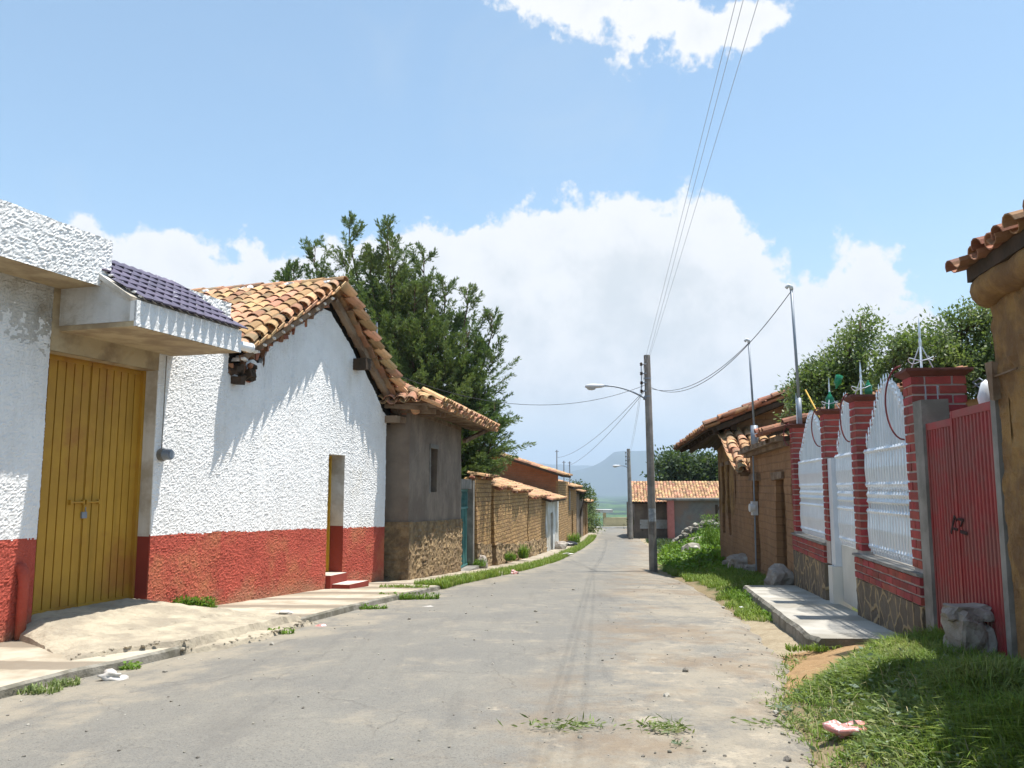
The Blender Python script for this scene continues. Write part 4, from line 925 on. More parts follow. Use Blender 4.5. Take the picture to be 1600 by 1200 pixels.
# ---- low white house with lean-to, and brick gabled house behind
def far_left():
    t = thing('lean_to_house', 'small whitewashed house with a sloping lean-to tile roof, ending the mud brick wall', 'house', L3.p(22, -1, -1.8))
    mb = MB(); wallgrid(mb, L3, 19.3, 21.2, -2.1, 1.0, n=.05, ss=.2, sz=.12, amp=.01); wallgrid(mb, L3, 22.3, 25.2, -2.2, 1.0, n=.05, ss=.2, sz=.12, amp=.01); wallgrid(mb, L3, 21.2, 22.3, .25, 1.0, n=.05, ss=.2, sz=.12, amp=.01)
    mb.box(L3, 19.3, 21.2, -.3, -.1, -2.2, .9); mb.box(L3, 22.3, 25.2, -.3, -.1, -2.2, .9)
    EN = Fr(L3.p(19.3, -6, 0).x, L3.p(19.3, -6, 0).y, 99.5, 1)
    wallgrid(mb, EN, 0, 6.0, -2.0, lambda s: 2.62 - .29 * s, ss=.3, sz=.2, amp=.01, mf=lambda s, z: 1)
    mb.build('wall', [WHITEF, ADOBE2], t)
    mb = MB(); mb.box(L3, 21.2, 22.3, -.2, -.15, -2.1, .24); mb.build('door', DARK, t)
    rf = MB(); U = Vector((L3.d[0], L3.d[1], 0)); O = L3.p(17.6, -5.6, 2.75); D = L3.p(17.6, .5, .95) - O
    tiles(rf, O, U, D, 7.2, D.length, .26, .45, .125, 4); slab(rf, O, U, D, 7.2, D.length, .10, 1, lift=.02); rf.build('roof', [TILE, DWOOD], t)
    t = thing('brick_gabled_house', 'orange brick house with a tiled gable rising behind the small whitewashed house', 'house', L3.p(28, -2, -2))
    mb = MB(); EN = Fr(L3.p(25.4, -7, 0).x, L3.p(25.4, -7, 0).y, 99.5, 1)
    wallgrid(mb, EN, 0, 7.0, -2.2, lambda s: 4.60 - .318 * s , ss=.3, sz=.2, amp=.006)
    wallgrid(mb, L3, 25.4, 31.5, -2.5, 2.0, n=0, ss=.4, sz=.15, amp=.03, mf=lambda s, z: 1); mb.box(L3, 25.5, 31.4, -7, -.2, -2.5, 1.9)
    mb.build('wall', [BRICKW, ADOBE], t)
    rf = MB(); O = L3.p(24.6, -7.0, 4.65); D = L3.p(24.6, .35, 2.32) - O
    tiles(rf, O, U, D, 5.4, D.length, .3, .5, .14, 4); slab(rf, O, U, D, 5.4, D.length, .12, 1, lift=.02); rf.build('roof', [TILE, DWOOD], t)
    specs = [('adobe_house', 'brown mud brick house just right of the orange brick gabled house, far down the street', 31.6, 38.5, 1.55, ADOBE, 1.95),
             ('shaded_house', 'low house in shade with a projecting tiled roof, beyond the tall brick gabled house', 38.7, 44.5, 1.15, PLAST, 1.6),
             ('low_mud_house', 'low brown mud house, last of the left row before the shrubs', 44.7, 49.5, .35, ADOBE, .75)]
    for nm, lb, a, b, h, m_, rz in specs:
        t = thing(nm, lb, 'house', L3.p(a, -1, -2.3))
        mb = MB(); dd = a + (b - a) * .45
        for x0, x1 in ((a, dd), (dd + 1.1, b)): wallgrid(mb, L3, x0, x1, -2.8, h, n=-.1, ss=.4, sz=.2, amp=.02); mb.box(L3, x0, x1, -3.5, -.35, -2.8, h - .1)
        wallgrid(mb, L3, dd, dd + 1.1, .0, h, n=-.1, ss=.3, sz=.2, amp=.02)
        E3 = Fr(L3.p(a, -3.5, 0).x, L3.p(a, -3.5, 0).y, 99.5, 1); wallgrid(mb, E3, 0, 3.4, -2.8, h + .2, ss=.3, sz=.2, amp=.02)
        mb.build('wall', m_, t)
        mb = MB(); mb.box(L3, dd, dd + 1.1, -.5, -.42, -2.7, -.01); mb.build('door', WOOD if m_ != PLAST else DARK, t)
        rf = MB(); O = L3.p(a - .2, -3.6, rz + .7); D = L3.p(a - .2, .35, rz - .35) - O; tiles(rf, O, U, D, b - a, D.length, .3, .5, .14, 4); slab(rf, O, U, D, b - a, D.length, .12, 1, lift=.02); rf.build('roof', [TILE, DWOOD], t)
    # cream gateway and low wall where the street ends
    t = thing('street_end_gateway', 'cream pillar with flat roof slab and low cream wall, where the street ends', 'gateway', (10.3, 90, -2.6))
    mb = MB(); mb.box(W0, 9.75, 10.05, 90, 90.3, -2.8, -1.05); mb.build('pillar', CREAM, t)
    mb = MB(); mb.box(W0, 8.6, 10.75, 89.6, 91.4, -1.05, -.72); mb.build('roof_slab', WHITEF, t)
    mb = MB(); mb.box(W0, 9.8, 12.5, 89.7, 90.0, -2.8, -1.55); mb.build('low_wall', CREAM, t)
    mb = MB(); mb.box(W0, 8.6, 14.8, 88.3, 89.2, -2.9, -2.50); mb.build('street_end_kerb', WHITEF, None, loc=(11, 88.5, -2.6), kind='structure')
far_left()

# ================================================================== RIGHT SIDE
def fence():
    def pillar(s0, s1, depth, ztop, label, zb=.86):
        t = thing('brick_pillar', label, 'pillar', RF.p((s0 + s1) / 2, -depth / 2, zb), 'brick pillars of the white fence')
        mb = MB(); mb.box(RF, s0 + .012, s1 - .012, -depth + .012, -.012, zb - .3, ztop, 0); mb.build('mortar_core', MORT, t)
        mb = MB(); h = .088; z = ztop - .004; k = 0
        while z - h > zb - .02:
            cuts = [s0, s1] if k % 2 == 0 else [s0, (s0 + s1) / 2, s1]
            dc = [-depth, 0] if depth < .35 else ([-depth, -depth / 2, 0] if k % 2 else [-depth, -depth * .75, -depth * .25, 0])
            for a, b in zip(cuts, cuts[1:]):
                for c, d in zip(dc, dc[1:]): mb.box(RF, a + (.009 if a > s0 else 0), b - (.009 if b < s1 else 0), c + (.009 if c > -depth else 0), d - (.009 if d < 0 else 0), z - h + .018, z, 0, j=.0025)
            z -= h; k += 1
        mb.build('brickwork', BRICKR, t)
        mb = MB(); P = []
        for q, o in ((ztop, .0), (ztop + .045, .055)):
            for n in (-depth - o, o):
                for s in (s0 - o, s1 + o): P.append(RF.p(s, n, q))
        mb.cube8(P, 0); mb.box(RF, s0 - .055, s1 + .055, -depth - .055, .055, ztop + .047, ztop + .07, 0, j=.003); mb.build('cap', CAPR, t)
        return t
    pillar(4.14, 4.42, .24, 2.62, 'red brick pillar farthest down the street, beside the tall steel mast')
    pillar(1.42, 1.70, .24, 2.62, 'red brick pillar topped by green bottles, on the far side of the white pedestrian gate')
    pillar(-.40, -.12, .24, 2.62, 'red brick pillar on the near side of the white pedestrian gate')
    pillar(-2.62, -2.34, .47, 2.62, 'wide red brick pillar beside the red gate, nearest of the fence pillars')
    # base walls
    for s0, s1, lab in ((1.70, 4.42, 'low dark stone and red brick wall, left of the white pedestrian gate'), (-2.62, -.12, 'low dark stone and red brick wall, between the pedestrian gate and the red gate')):
        t = thing('stone_wall', lab, 'wall', RF.p((s0 + s1) / 2, -.1, 0), 'stone bases of the white fence')
        mb = MB(); wallgrid(mb, RF, s0, s1, -.45, .54, n=.015, ss=.05, sz=.05, amp=.012, wl=.12, skirt=.2); mb.box(RF, s0 + .02, s1 - .02, -.24, -.08, -.4, .52, 0)
        mb.build('stone_facing', STONEV, t)
        mb = MB(); mb.box(RF, s0 + .01, s1 - .01, -.22, .012, .545, .80, 0); mb.build('mortar_core', MORT, t)
        mb = MB()
        for k in range(3):
            z = .555 + k * .085; s = s0
            while s < s1 - .02:
                e = min(s1, s + (.125 if (k % 2 and s == s0) else .26)); mb.box(RF, s, e - .012, -.24, .028, z, z + .066, 0, j=.003); s = e
        mb.build('brickwork', BRICKR, t)
        mb = MB(); mb.box(RF, s0 - .0, s1 + .0, -.26, .05, .805, .835, 0, j=.004); mb.build('ledge', GREYC, t)
    # fence panels
    def railing(name, s0, s1, zb, lab, cat, grp, zlow=2.14, zpk=2.74, gate=False):
        t = thing(name, lab, cat, RF.p((s0 + s1) / 2, -.12, zb), grp)
        top = lambda u: zlow + (zpk - zlow) * (.5 - .5 * math.cos(2 * math.pi * u)) ** .75
        L = s1 - s0; N = 40
        mb = MB(); npk = int(L / .048)
        for i in range(npk):
            u = (i + .5) / npk; sx = s0 + L * u; mb.box(RF, sx - .0055, sx + .0055, -.150, -.112, zb, top(u), 0)
        mb.build('pickets', FWHITE, t)
        mb = MB()
        for z in (zb + .03, zb + .28, zb + .58, zb + .72, zb + 1.02): mb.box(RF, s0 + .004, s1 - .004, -.126, -.104, z, z + .022, 0)
        nb = max(6, int(L / .105)); tp = mb
        for i in range(nb):
            u = (i + .5) / nb; s = s0 + L * u; zt_ = top(u)
            lev = zb + 1.02
            mb.tube([RF.p(s, -.092, zb + .02), RF.p(s, -.092, lev + .14)], .0095, 6, 0)
            mb.tube([RF.p(s, -.110, lev), RF.p(s, -.110, zt_ - .02)], .0065, 5, 0)
            # cast balusters with swellings
            for za, zb_ in ((zb + .06, zb + .52), (zb + .76, zb + 1.20)):
                mid = (za + zb_) / 2
                mb.lathe(RF.p(s + L / nb * .5, -.088, 0), [(.006, za), (.022, za + .03), (.008, za + .06), (.012, mid - .1), (.019, mid), (.012, mid + .1), (.008, zb_ - .06), (.024, zb_ - .03), (.005, zb_)], 7, 0)
            mb.lathe(RF.p(s, -.088, 0), [(.005, zb + .57), (.026, zb + .60), (.010, zb + .64), (.026, zb + .68), (.006, zb + .72)], 7, 0)
            # spear heads along the arch
            tp.lathe(RF.p(s, -.100, 0), [(.006, zt_ - .06), (.014, zt_ - .03), (.006, zt_), (.011, zt_ + .02), (.003, zt_ + .075)], 6, 0)
            tp.lathe(RF.p(s + L / nb * .5, -.112, 0), [(.005, zt_ - .09), (.012, zt_ - .06), (.004, zt_ - .03), (.002, zt_ + .01)], 6, 0)
        mb.build('bars', FSILV, t)
        return t
    railing('metal_railing', 1.72, 4.12, .845, 'white arched metal fence panel farthest down the street, between two brick pillars', 'fence panel', 'white ornamental fence panels')
    railing('metal_railing', -2.33, -.42, .845, 'white arched metal fence panel nearest the red gate', 'fence panel', 'white ornamental fence panels')
    g = railing('pedestrian_gate', -.10, 1.16, .845, 'narrow white metal pedestrian gate between two brick pillars, reaching down to the raised walk', 'gate', None, zlow=2.14, zpk=2.76)
    mb = MB(); mb.box(RF, -.10, 1.16, -.135, -.100, .10, .842, 0); mb.build('kick_plate', GWHITE, g)
    mb = MB(); mb.box(RF, 1.17, 1.43, -.2, .03, -.1, .55, 0); mb.box(RF, 1.17, 1.41, -.16, -.02, .553, 2.0, 1); mb.build('gate_post', [GWHITE, FWHITE], g)
    # iron spikes, hoops and bottles on the caps
    def spike(s, n, z0, h, lean, lab, tripod=True):
        t = thing('iron_spike', lab, 'iron spike', RF.p(s, n, z0), 'silver iron spikes on the fence pillars')
        mb = MB(); mb.lathe(RF.p(s, n, 0), [(.011, z0), (.011, z0 + h * .45), (.015, z0 + h * .55), (.009, z0 + h * .62), (.013, z0 + h * .72), (.002, z0 + h)], 8); mb.build('shaft', FSILV, t)
        if tripod:
            mb = MB()
            for a in (.0, 2.1, 4.2):
                q = RF.p(s, n, 0); mb.tube([(q.x + .015 * math.cos(a), q.y + .015 * math.sin(a), z0 + h * .45), (q.x + lean * math.cos(a), q.y + lean * math.sin(a), z0)], .006, 6)
            c = RF.p(s, n, z0 + .10)
            mb.tube([(c.x + .11 * math.cos(k * math.pi / 8), c.y + .11 * math.sin(k * math.pi / 8), c.z + .02 * math.sin(k)) for k in range(17)], .0045, 5)
            mb.build('bracing', FSILV, t)
    spike(-2.48, -.14, 2.69, .50, .12, 'tall silver iron spike with bracing, on the wide brick pillar beside the red gate')
    spike(-.26, -.12, 2.69, .42, .10, 'silver iron spike beside a single green bottle, on the pillar near the pedestrian gate')
    spike(1.56, -.12, 2.69, .46, .14, 'silver iron spike holding green bottles, on the pillar far side of the pedestrian gate')
    spike(4.32, -.12, 2.69, .55, .08, 'silver iron spike on the farthest brick pillar, left of the steel mast', False)
    for s, n, z, sc_, lab, lean in ((1.56, -.12, 2.695, 1.1, 'green plastic bottle at the foot of the spike that holds another bottle', 0), (1.50, -.20, 2.98, .95, 'green plastic bottle hung upside down high on a spike', .3), (-.26, -.20, 2.695, .8, 'green plastic bottle on the cap of the pillar near side of the pedestrian gate', 0)):
        mb = MB(); c = RF.p(s, n, z); mb.lathe(c, [(.02, 0), (.055, .01), (.058, .08), (.050, .11), (.058, .14), (.03, .18), (.014, .21), (.016, .23)] if not lean else [(.016, 0), (.014, .02), (.03, .05), (.058, .1), (.052, .15), (.055, .2), (.02, .21)], 12, 0, axis=(lean, 0, 1))
        mb.v = [tuple(c + (Vector(v) - c) * sc_) for v in mb.v]
        mb.build('green_bottle', GLASSG, None, True, loc=tuple(c), label=lab, cat='bottle', group='green bottles on the fence pillars')
    for s, zt_, zb_, r_, lab in ((-2.36, 2.72, 2.02, .125, 'dark red iron hoop curving out from the wide brick pillar beside the red gate'), (-.14, 2.70, 2.12, .075, 'dark red iron hoop curving out from the pillar near side of the pedestrian gate'), (1.68, 2.70, 2.15, .085, 'dark red iron hoop curving out from the pillar far side of the pedestrian gate'), (4.40, 2.68, 2.3, .07, 'rusty iron hoop curving out from the farthest brick pillar')):
        mb = MB(); pts = []
        for k in range(15):
            a = math.pi * k / 14; pts.append(RF.p(s - .02 + .1 * math.sin(a), .02 + r_ * math.sin(a), zb_ + (zt_ - zb_) * (.5 + .5 * math.cos(a)) + .03))
        mb.tube(pts, .0085, 8); mb.build('iron_hoop', ROSE, None, True, loc=tuple(pts[-1]), label=lab, cat='iron hoop', group='iron hoops on the fence pillars')
fence()

def masts():
    def mast(name, x, y, z0, z1, r, lab, r2=None, zmid=None):
        t = thing(name, lab, 'mast', (x, y, z0)); mb = MB()
        if zmid: mb.tube([(x, y, z0), (x, y, zmid)], r2, 10)
        mb.tube([(x, y, zmid or z0), (x - .05, y, z1)], r, 8); mb.build('tube', METAL, t, True)
        mb = MB(); mb.tube([(x - .05, y, z1), (x - .05, y, z1 + .05), (x - .10, y, z1 + .08), (x - .14, y, z1 + .03)], [.035, .04, .035, .03], 8); mb.build('weather_head', LMET, t, True)
        return t
    m = mast('service_mast', 5.0, 14.42, 2.60, 5.08, .026, 'tall thin steel service mast beside the farthest brick pillar', .042, 3.15)
    m = mast('service_mast', 5.42, 18.6, 2.4, 4.86, .024, 'shorter steel service mast with a thick grey foot, standing at the old mud house', .085, 2.98)
    mb = MB(); mb.tube([(5.34, 18.55, -.2), (5.36, 18.55, 2.4)], .018, 8); mb.build('conduit', METAL, m)
    mb = MB(); q = Vector((5.30, 18.52, 1.16)); mb.tube([q + Vector((.04, 0, 0)), q - Vector((.07, 0, 0))], [.10, .09], 14); mb.box(W0, 5.28, 5.40, 18.46, 18.60, 1.0, 1.30); mb.build('meter_box', LMET, m)
    mb = MB(); mb.tube([RF.p(4.42, -.3, 3.3), RF.p(2.9, -.3, 2.55)], .014, 6); mb.build('cane', YEL, None, loc=tuple(RF.p(2.9, -.3, 2.55)), label='thin yellow cane leaning behind the farthest white fence panel', cat='cane')
masts()

def red_gate():
    t = thing('red_gate', 'faded red corrugated sheet metal double gate beside the wide brick pillar', 'gate', RF.p(-3.65, -.1, .25))
    for s0, s1, n, zt_ in ((-3.55, -2.875, -.05, 2.16), (-4.40, -3.565, -.03, 2.21)):
        mb = MB(); k = int((s1 - s0) / .074); w_ = (s1 - s0 - .06) / k
        for i in range(k):
            a = s0 + .03 + i * w_; P = []
            for z in (.05, zt_ - .06): 
                for ds, dn in ((0, 0), (.35, 0), (.45, .018), (.9, .018), (1, 0)): P.append(RF.p(a + ds * w_, n + dn, z))
            mb.add(P, [(q, q + 1, q + 6, q + 5) for q in range(4)], 0)
        mb.box(RF, s0, s1, n - .03, n - .004, .04, zt_ - .07, 0)
        mb.box(RF, s0, s0 + .028, n - .02, n + .026, .04, zt_, 0); mb.box(RF, s1 - .028, s1, n - .02, n + .026, .04, zt_, 0); mb.box(RF, s0 + .029, s1 - .029, n - .02, n + .024, zt_ - .06, zt_, 0)
        lf = mb.build('gate_leaf', RGATE, t)
    # scratched marks: an A and two strokes across the meeting stiles
    mb = MB(); n_ = .0
    def stroke(a, b, w_=.016):
        mb.beam(RF.p(a[0], n_, a[1]), RF.p(b[0], n_, b[1]), .006, w_, 0, up=(0, 0, 1)) if abs(a[1] - b[1]) < abs(a[0] - b[0]) else mb.beam(RF.p(a[0], n_, a[1]), RF.p(b[0], n_, b[1]), .006, w_ * 1.6, 0, up=(RF.d[0], RF.d[1], 0))
    sc0 = -3.43
    stroke((sc0, 1.235), (sc0 - .10, 1.375)); stroke((sc0 - .10, 1.375), (sc0 - .145, 1.34)); stroke((sc0 - .05, 1.275), (sc0 - .15, 1.27), .02)
    n_ = .0
    stroke((-3.60, 1.355), (-3.72, 1.35), .022); stroke((-3.70, 1.345), (-3.65, 1.30), .016); stroke((-3.64, 1.26), (-3.78, 1.25), .026)
    mb.build('scratched_mark', BLACKP, t)
    # posts
    mb = MB(); mb.box(RF, -2.86, -2.635, -.23, .0, -.2, 2.38, 0, j=.006)
    o = mb.build('gate_post', GREYC, None, loc=tuple(RF.p(-2.75, -.15, .1)), label='grey concrete post with two rods on top, left of the red gate', cat='post')
    for n in (-.08, -.18):
        mb = MB(); mb.tube([RF.p(-2.75, n, 2.38), RF.p(-2.75, n, 2.52)], .006, 5); mb.build('steel_rod', METAL, o)
    mb = MB(); mb.box(RF, -4.50, -4.405, -.2, .01, -.1, 2.28, 0, j=.01)
    mb.build('gate_post', GREYC, None, loc=tuple(RF.p(-4.5, -.1, .2)), label='grey concrete post between the red gate and the ochre mud house', cat='post')
    mb = MB(); mb.box(RF, -4.60, -4.52, .002, .05, 2.20, 2.46, 0, j=.012); mb.tube([RF.p(-4.58, .03, 2.36), RF.p(-5.0, .05, 2.36)], .008, 5)
    mb.build('wooden_bracket', WOOD, None, loc=tuple(RF.p(-4.56, .02, 2.2)), label='small grey wooden plank with a wire, fixed at the corner of the ochre mud house', cat='plank')
    mb = MB(); mb.rock(RF.p(-3.75, -.22, 2.30), .07, .05, .13, 0, 2, rough=.2); mb.build('white_cloth', PVC, None, True, loc=tuple(RF.p(-3.75, -.22, 2.2)), label='white cloth bundle just visible above the red gate', cat='cloth')
    mb = MB(); a, b = RF.p(-2.7, -.5, 2.5), RF.p(-4.5, -.3, 2.33)
    for k in range(3): mb.tube([a + (b - a) * (i / 16) + Vector((0, 0, .015 * math.sin(i * 2.1 + k * 2) + .03 * k)) for i in range(17)], .006, 5)
    mb.build('barbed_wire', METAL, None, loc=tuple(a), label='strands of wire strung behind the top of the red gate', cat='wire')
red_gate()

def ochre_house():
    t = thing('ochre_mud_house', 'ochre mud walled house with overhanging tiled eaves at the right edge', 'house', RF.p(-6, -.5, .3))
    mb = MB(); wallgrid(mb, RF, -10.5, -4.55, -.1, lambda s: 3.02 + .03 * nz(s * 2, 1), n=.0, ss=.04, sz=.04, amp=.018, wl=.09, big=.06, skirt=.02, spike=False)
    mb.box(RF, -10.5, -4.58, -.5, -.05, -.2, 2.95, 0)
    E4 = Fr(RF.p(-4.56, 0, 0).x, RF.p(-4.56, 0, 0).y, 99.6, -1); wallgrid(mb, E4, 0, 5, -.1, 3.2, ss=.1, sz=.1, amp=.01)
    mb.build('wall', MUD, t)
    mb = MB(); c = []; 
    mb.tube([RF.p(s, .0 + .015 * nz(s * 3, 2), 2.99 + .03 * nz(s * 3, 9)) for s in np.arange(-10.4, -4.42, .1)], [(.125 + .035 * nz(s * 4, 3)) * (1 if s < -4.5 else .75) for s in np.arange(-10.4, -4.42, .1)], 14)
    mb.build('wall_plate', MUD, t, True)
    mb = MB()
    for s in np.arange(-10.3, -4.2, .42): mb.beam(RF.p(s, -.7, 3.33), RF.p(s, .06, 3.11), .08, .08, 0)
    for k, n in enumerate(np.arange(-.75, .12, .155)): mb.beam(RF.p(-10.4, n, 3.15 - .30 * n), RF.p(-4.50 - .06 * (k % 2), n, 3.15 - .30 * n), .14, .03, 0)
    mb.beam(RF.p(-10.4, .10, 3.10), RF.p(-4.48, .10, 3.10), .05, .10, 0)
    mb.build('eaves_boards', DWOOD, t)
    rf = MB(); U = Vector((RF.d[0], RF.d[1], 0)); O = RF.p(-10.4, -2.6, 4.02); D = RF.p(-10.4, .15, 3.12) - O
    tiles(rf, O, U, D, 5.97, D.length, .19, .26, .085, 6, under=True, jit=3.2, off=.0); slab(rf, O, U, D, 5.9, D.length - .12, .03, 1, lift=.0)
    rf.build('roof', [TILER, DWOOD], t)
ochre_house()

def old_mud_houses():
    U = Vector((R2.d[0], R2.d[1], 0))
    t = thing('old_mud_house', 'old brown mud house with two dark doorways, adjoining the brick and white fence', 'house', R2.p(3, -.5, -.3))
    gz = lambda s: lerp([(-.4, -.05), (4, -.4), (8, -.75)], s) - .2
    mb = MB(); kw = dict(ss=.07, sz=.06, amp=.012, wl=.12, big=.05)
    ops = [(.55, 1.35), (3.55, 4.35)]
    xs = [-.35, .55, 1.35, 3.55, 4.35, 4.6]
    wallgrid(mb, R2, -.35, .55, gz, 2.40, **kw); wallgrid(mb, R2, .55, 1.35, 1.75, 2.40, **kw); wallgrid(mb, R2, 1.35, 3.55, gz, 2.40, **kw); wallgrid(mb, R2, 3.55, 4.35, 1.75, 2.38, **kw); wallgrid(mb, R2, 4.35, 4.62, gz, 2.38, **kw)
    wallgrid(mb, R2, 4.62, 7.8, gz, lambda s: 1.80 + .34 * (s - 4.6), **kw)
    for a, b in ((-.33, .55), (1.35, 3.55)): mb.box(R2, a, b, -.45, -.1, -1, 2.3)
    mb.box(R2, 4.35, 7.7, -.45, -.1, -1.2, 1.7); mb.box(R2, .55, 1.35, -.45, -.1, 1.752, 2.3); mb.box(R2, 3.55, 4.35, -.45, -.1, 1.752, 2.3)
    E5 = Fr(R2.p(-.35, 0, 0).x, R2.p(-.35, 0, 0).y, 97.9, -1); wallgrid(mb, E5, 0, 4.5, -.4, lambda s: 2.5 + .2 * s, ss=.15, sz=.12, amp=.01)
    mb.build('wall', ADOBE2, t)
    for a, b, m_ in ((.55, 1.35, WOOD), (3.55, 4.35, DARK)):
        mb = MB(); mb.box(R2, a, b, -.42, -.36, -1, 1.75)
        for q in (.2, .45, .7): mb.box(R2, a + q * .8, a + q * .8 + .02, -.358, -.345, -.6, 1.7)
        mb.build('door', m_, t)  # DARK one is no leaf: near-black panel painted as the shaded doorway
        mb = MB(); mb.box(R2, a - .2, b + .2, -.2, .06, 1.76, 1.90, 0, j=.02); mb.build('lintel', WOOD, t)
    mb = MB(); mb.beam(R2.p(-.2, .16, 2.47), R2.p(4.95, .18, 2.42), .13, .09); mb.beam(R2.p(-.2, .05, 2.38), R2.p(4.7, .08, 2.33), .11, .08)
    for s in np.arange(0, 4.6, .6): mb.beam(R2.p(s, -.5, 2.55), R2.p(s, .28, 2.46), .08, .07)
    mb.build('eaves_beams', WOOD, t)
    rf = MB(); O = R2.p(-.3, -3.0, 3.62); D = R2.p(-.3, .35, 2.56) - O
    tiles(rf, O, U, D, .88, D.length, .22, .34, .105, 5, under=True, jit=2.6); slab(rf, O, U, D, .8, D.length - .1, .06, 1)
    for k in range(9): rf.rock(R2.p(-.25 + rnd.uniform(0, .2), .2 - k * .22, 2.66 + k * .07), .12, .1, .07, 2, 1)
    rf.build('roof', [TILER, DWOOD, BRK], t)
    # pent roof falling towards the camera
    pr = MB(); O = R2.p(7.9, .30, 3.16); D = R2.p(4.55, .30, 1.98) - O; Un = Vector((-R2.n[0], -R2.n[1], 0))
    tiles(pr, O, Un, D, 3.6, D.length, .27, .40, .118, 6, under=True, jit=1.6); slab(pr, O + Un * .1, Un, D, 2.9, D.length - .1, .06, 1)
    for s in np.arange(4.7, 7.9, .42): z = 1.98 + (s - 4.55) * .352; pr.beam(R2.p(s, -.3, z - .12), R2.p(s, .24, z - .12), .09, .09, 2)
    pr.beam(R2.p(4.6, .26, 1.94), R2.p(7.9, .26, 3.10), .07, .06, 2)
    pr.build('pent_roof', [TILE, DECK, WOOD], t)
    # --- tall house with broad eaves
    t = thing('broad_eaved_house', 'old mud house with tall shuttered openings and a very broad sagging tiled eave', 'house', R2.p(9.5, -.5, -.8))
    ze = lambda s: lerp([(7.8, 3.34), (11.8, 2.98)], s)
    mb = MB(); a0, a1, b0, b1 = 8.7, 9.35, 10.1, 10.75
    for x0, x1 in ((7.8, a0), (a1, b0), (b1, 11.7)): wallgrid(mb, R2, x0, x1, -1.3, ze, ss=.08, sz=.08, amp=.012, wl=.15, big=.05, mf=lambda s, z: 1 if z > .85 + .25 * nz(s * 3, 1) else 0); mb.box(R2, x0, x1, -.45, -.1, -1.3, 2.6)
    for x0, x1 in ((a0, a1), (b0, b1)):
        wallgrid(mb, R2, x0, x1, 2.25, ze, ss=.1, sz=.08, amp=.01, mf=lambda s, z: 1); wallgrid(mb, R2, x0, x1, -1.3, .25, ss=.1, sz=.08, amp=.01); mb.box(R2, x0, x1, -.45, -.1, -1.3, .245)
    E6 = Fr(R2.p(7.8, 0, 0).x, R2.p(7.8, 0, 0).y, 97.9, -1); wallgrid(mb, E6, 0, 3.4, -1.3, lambda s: 3.34 + .40 * s, ss=.12, sz=.1, amp=.012, mf=lambda s, z: 2); 
    E7 = Fr(R2.p(11.7, 0, 0).x, R2.p(11.7, 0, 0).y, 97.9, -1); wallgrid(mb, E7, 0, 3.4, -1.3, lambda s: 2.98 + .42 * s, ss=.3, sz=.3, amp=.012, mf=lambda s, z: 2); mb.box(R2, 7.85, 11.65, -3.4, -3.1, -1.3, 3.9, 2)
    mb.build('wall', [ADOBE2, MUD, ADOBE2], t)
    for x0, x1 in ((a0, a1), (b0, b1)):
        mb = MB(); mb.box(R2, x0, x1, -.30, -.22, .25, 2.25)
        for z in np.arange(.35, 2.2, .22): mb.box(R2, x0 + .05, x1 - .05, -.219, -.20, z, z + .16)
        mb.build('shutter', DWOOD, t)
        mb = MB(); mb.box(R2, x0 - .12, x1 + .12, -.1, .04, 2.252, 2.35, 0, j=.01); mb.build('lintel', WOOD, t)
    rf = MB()
    N0 = Vector((5.26, 22.25, 3.20)); F0 = Vector((5.42, 27.6, 2.86)); UU = F0 - N0; R0 = R2.p(7.3, -2.9, 4.62); D = N0 - R0
    # ruled by the two edges: ridge level, eave sagging outward
    Wt = (F0 - N0).length; nc = 24
    for c in range(nc):
        u = (c + .5) / nc; e = N0 + (F0 - N0) * u; rtop = R0 + U * (5.35 * u) + Vector((0, 0, -.12 * math.sin(u * 3)))
        Dl = e - rtop; tiles(rf, rtop - U * .11, U, Dl, .22, Dl.length, .22, .36, .115, 5, under=True, jit=1.8)
    P = [R0, R0 + U * 5.35, N0, F0]; V = [p + Vector((0, 0, z)) for z in (-.07, .0) for p in P]; rf.cube8(V, 1)
    # near verge: covering run of tiles
    for c in (-.03,):
        Dl = N0 - R0; tiles(rf, R0 - U * .16, U, Dl, .24, Dl.length, .24, .38, .13, 6, jit=1.5, off=.06)
    r_ = rf.build('roof', [TILER, DWOOD], t)
    mb = MB()
    for i in range(11):
        u = (i + .1) / 10.3; e = N0 + (F0 - N0) * u; rt = R0 + U * (5.35 * u); q = e + (rt - e) * .03 - Vector((0, 0, .13)); q2 = e + (rt - e) * .75 - Vector((0, 0, .13)); mb.beam(q, q2, .10, .11)
    mb.beam(N0 + (R0 - N0) * .06 - Vector((0, 0, .12)) - U * .05, R0 - Vector((0, 0, .12)) - U * .05, .10, .12)
    mb.beam(R2.p(7.3, .02, 3.20), R2.p(12.0, .02, 2.86), .16, .14); mb.beam(R2.p(7.35, .45, 3.09), R2.p(12.2, .80, 2.78), .10, .12)
    for k in range(5): mb.beam(R2.p(7.3, .08 + k * .1, 3.22 - k * .02), R2.p(12.1, .10 + k * .14, 2.90 - k * .02), .09, .03)
    mb.build('rafter', DWOOD, t)
    mb = MB()
    for k in range(3): q = R0 + (N0 - R0) * (.62 + k * .09) - U * .2 + Vector((0, 0, .12)); mb.tube([q, q + (N0 - R0).normalized() * .4 + Vector((0, 0, -.05 + .04 * k))], .05, 8)
    mb.build('loose_tile', TILER, r_)
old_mud_houses()

